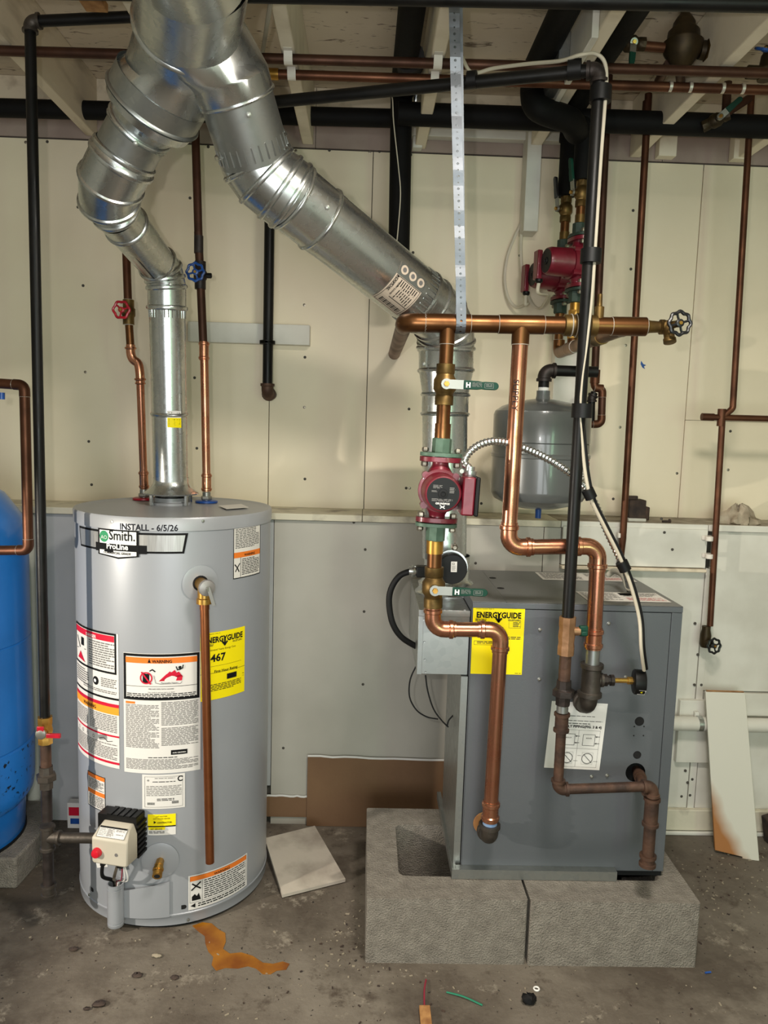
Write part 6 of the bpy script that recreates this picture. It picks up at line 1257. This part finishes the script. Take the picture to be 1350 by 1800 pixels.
# rag, rusty box and bolt on the ledge
rgp = P(1298, 898, 2.62); m = MB(); R = random.Random(4)
m.lathe(V(rgp.x, 2.62, ZL), d_, [(0, .062), (.008, .066), (.022, .058), (.036, .044), (.050, .030), (.056, .012)], 'rag', 40)
for i, p in enumerate(m.v):
    w = V(p.x - rgp.x, p.y - 2.62, 0); t = math.atan2(w.y, w.x); k = 1 + .16 * math.sin(t * 5 + p.z * 90) + .12 * math.sin(t * 9 - p.z * 60) + R.uniform(-.05, .05); m.v[i] = V(rgp.x + w.x * k, 2.62 + w.y * k, ZL + max(0, (p.z - ZL) * (1 + .22 * math.sin(t * 4 + 1)) + (R.uniform(-.004, .004) if p.z > ZL + .001 else 0)))
solid(m, 'crumpled_rag', 'crumpled grey rag lying on the ledge at the right', 'rag')
bxp = P(1117, 908, 2.60); m = MB(); m.box2((bxp.x - .030, 2.58, ZL + .012), (bxp.x + .028, 2.64, ZL + .074), 'debris_dark'); m.box2((bxp.x - .032, 2.575, ZL), (bxp.x + .030, 2.645, ZL + .0118), 'white_board'); m.box2((bxp.x + .0285, 2.59, ZL + .004), (bxp.x + .045, 2.63, ZL + .05), 'iron_rusty'); m.box2((bxp.x - .050, 2.585, ZL + .074), (bxp.x + .0, 2.595, ZL + .088), 'debris_dark')
tk = solid(m, 'rusty_box', 'small grimy metal box on the ledge beside the copper dropper', 'box', bevel=.003)
bt = P(1171, 908, 2.57); m = MB(); m.tube([V(bt.x - .012, 2.57, ZL + .005), V(bt.x + .012, 2.572, ZL + .005)], .004, 'debris_dark', 8); hexnut(m, V(bt.x + .014, 2.572, ZL + .007), X_, .006, .007, 'debris_dark'); solid(m, 'old_bolt', 'small dark bolt lying on the ledge', 'bolt')

# ================================================================= FLOOR THINGS
# brown sheets at the foot of the wall
def sheet(u0, v0, u1, v1, y, label, lift=0, zb=None):
    a = P(u0, v0, y); b = P(u1, v0 + (u1 - u0) * .03, y); z0 = zb; R = random.Random(int(u0)); top_ = [V(b.x - (b.x - a.x) * i / 12, y, a.z + (b.z - a.z) * (1 - i / 12) + R.uniform(-.002, .002)) for i in range(13)]
    t = thing('brown_sheet', label, 'sheet', V((a.x + b.x) / 2, y, z0)); m = MB(); m.prism([V(a.x, y, z0), V(b.x, y, z0)] + top_, (0, .004, 0), 'brown_hardboard'); m.build('sheet', t)
    m = MB(); m.prism([p + V(0, -.0008, .004) for p in top_] + [p + V(0, -.0008, -.003) for p in top_[::-1]], (0, .0006, 0), 'paper_white'); m.build('torn_paper_edge', t, 'torn white paper edge')
sheet(541, 1329, 800, 1340, YL - .012, 'large brown hardboard sheet standing at the wall left of the boiler', zb=.001)
sheet(466, 1398, 541, 1400, YL - .006, 'low brown hardboard strip at the wall beside the water heater', zb=.0295)
# gypsum scrap leaning on the floor
gq_ = [Z(u, v, z) for u, v, z in ((496, 1578, .004), (607, 1550, .004), (553, 1456, .035), (465, 1478, .035))]
m = MB(); nn = (gq_[1] - gq_[0]).cross(gq_[3] - gq_[0]).normalized(); m.prism(gq_, nn * .010, 'gypsum'); solid(m, 'gypsum_scrap', 'dirty square scrap of plasterboard on the floor right of the water heater', 'scrap')
# small things on the floor
m = MB(); p = Z(748, 1792, .004); m.box(p + V(0, -.004, .004), (.026, .075, .012), 'raw_wood'); solid(m, 'wood_scrap', 'small pale wood offcut at the bottom edge of the floor', 'wood scrap', bevel=.001)
m = MB(); m.tube(smooth([Z(749, 1722, .003), Z(746, 1740, .006), Z(746, 1768, .003)], 5), .0022, 'wire_red', 6); solid(m, 'wire_scrap', 'short dark red wire scrap on the floor before the blocks', 'wire')
m = MB(); m.tube(smooth([Z(785, 1744, .003), Z(815, 1752, .006), Z(848, 1767, .003)], 5), .0022, 'wire_green', 6); solid(m, 'wire_scrap', 'short green wire scrap on the floor before the blocks', 'wire')
m = MB(); p = Z(930, 1758, .008); R = random.Random(3); m.sphere(p, .017, 'black_rubber', 10, 6, (1, .8, .8)); m.v = [q + V(R.uniform(-.005, .005), R.uniform(-.005, .005), R.uniform(0, .006)) for q in m.v]; solid(m, 'rubber_lump', 'crumpled black scrap on the floor before the right block', 'debris')
m = MB(); p = Z(943, 1738, .003); m.ring(p, d_, .0065, .0022, 'ink_white', 18, 8); solid(m, 'plastic_ring', 'tiny white plastic ring on the floor before the right block', 'ring')
m = MB(); p = Z(1245, 1710, .003); m.tube([p - V(.008, 0, 0), p + V(.008, .003, 0)], .0025, 'valve_blue', 6); solid(m, 'plastic_scrap', 'tiny blue plastic scrap on the floor beside the right block', 'debris')
m = MB(); p = V(P(132, 1408, 2.5).x, 2.51, 0); m.box(p + V(0, 0, .045), (.05, .03, .09), 'label_white'); m.box(p + V(0, -.0155, .06), (.04, .001, .03), 'ink_red'); m.box(p + V(0, -.0155, .025), (.03, .001, .02), 'valve_blue'); solid(m, 'small_carton', 'small white and red carton on the floor behind the gas pipe', 'box', bevel=.002)
# pebbles and chips: the larger ones are things, the grit is countless
R = random.Random(11)
for u, v, s, mt, lab in ((130, 1668, .010, 'debris_dark', 'dark curled chip on the floor left of the orange stain'), (242, 1714, .011, 'debris_dark', 'dark lump on the floor below the water heater, left of the other lump'), (307, 1718, .009, 'debris_dark', 'dark round lump on the floor below the orange stain'), (174, 1765, .013, 'debris_dark', 'brown chip near the bottom left of the floor'), (153, 1773, .007, 'debris_dark', 'small brown chip beside the bigger chip at the bottom left'), (276, 1680, .010, 'debris_pale', 'pale splinter on the floor before the water heater')):
    m = MB(); p = Z(u, v, s * .35); m.sphere(p, s, mt, 8, 5, (1.3, .8, .42)); m.v = [q + V(R.uniform(-.2, .2) * s, R.uniform(-.2, .2) * s, R.uniform(-.05, .15) * s) for q in m.v]; m.v = [V(q.x, q.y, max(q.z, .0004)) for q in m.v]; solid(m, 'floor_chip', lab, 'debris')
m = MB()
for k in range(420):
    q = k % 3
    if q == 0: u, v = R.gauss(640, 45), R.gauss(1655, 40)
    elif q == 1: u, v = R.uniform(0, 1350), R.uniform(1600, 1800)
    else: u, v = R.gauss(1275, 55), R.gauss(1545, 35)
    p = Z(u, v, 0)
    if .03 < p.x < .91 and 1.85 < p.y < 2.33 or (p - V(HC.x, HC.y, 0)).length < HR + .01 or p.y > 2.45 or p.x < -1.6: continue
    s = R.uniform(.0012, .004); a = R.uniform(0, PI); X5 = V(math.cos(a), math.sin(a), 0); m.box(p + V(0, 0, s * .35), (s * R.uniform(1, 3), s, s * .6), 'debris_pale' if R.random() < .6 else 'debris_dark', (X5, V(-X5.y, X5.x, 0), d_))
o = solid(m, 'floor_grit', 'fine grit, splinters and sawdust scattered over the concrete floor', 'debris'); o['kind'] = 'stuff'
# rust coloured spill
def blob(pts, mt, z):
    m = MB(); q = [Z(u, v, z) for u, v in pts]; c = sum(q, V(0, 0, 0)) / len(q); m.add(q, [tuple(range(len(q)))], mt); return m
sp = [(338, 1627), (356, 1621), (372, 1623), (385, 1634), (396, 1640), (397, 1655), (392, 1668), (404, 1676), (424, 1674), (444, 1680), (462, 1692), (480, 1694), (497, 1690), (509, 1694), (503, 1704), (486, 1706), (476, 1712), (462, 1712), (450, 1702), (436, 1698), (418, 1702), (396, 1701), (380, 1706), (372, 1696), (375, 1682), (366, 1672), (361, 1658), (360, 1645), (350, 1638)]
m = blob(sp, 'stain_orange', .0012); m.v += [V(p.x, p.y, .0001) for p in m.v]; k = len(sp); m.f += [(i, i + k, (i + 1) % k + k, (i + 1) % k) for i in range(k)]; m.mi += [0] * k
o = solid(m, 'rusty_spill', 'orange brown spill running out from under the water heater', 'stain'); o['kind'] = 'stuff'

# alike things share a group
GROUPS = {'zone_riser': 'risers of the two turned red pumps', 'pump_cable': 'flat cables of the two turned red pumps', 'insulated_pipe': 'black foam covered pipes', 'ceiling_copper_pipe': 'copper pipes strapped under the joists', 'pipe_strap': 'white pipe straps under the joists', 'circulator_pump': 'red circulator pumps', 'copper_dropper': 'thin copper pipes dropping along the right wall', 'floor_chip': 'chips lying on the floor', 'wire_scrap': 'wire scraps on the floor', 'wood_scrap': 'wood scraps on the floor', 'brown_sheet': 'brown sheets at the foot of the wall', 'gas_pipe': 'black steel gas pipes'}
for o in C.objects:
    if o.parent is None and o.get('category') and not o.get('group'):
        g = GROUPS.get(o.name.split('.')[0])
        if g: o['group'] = g
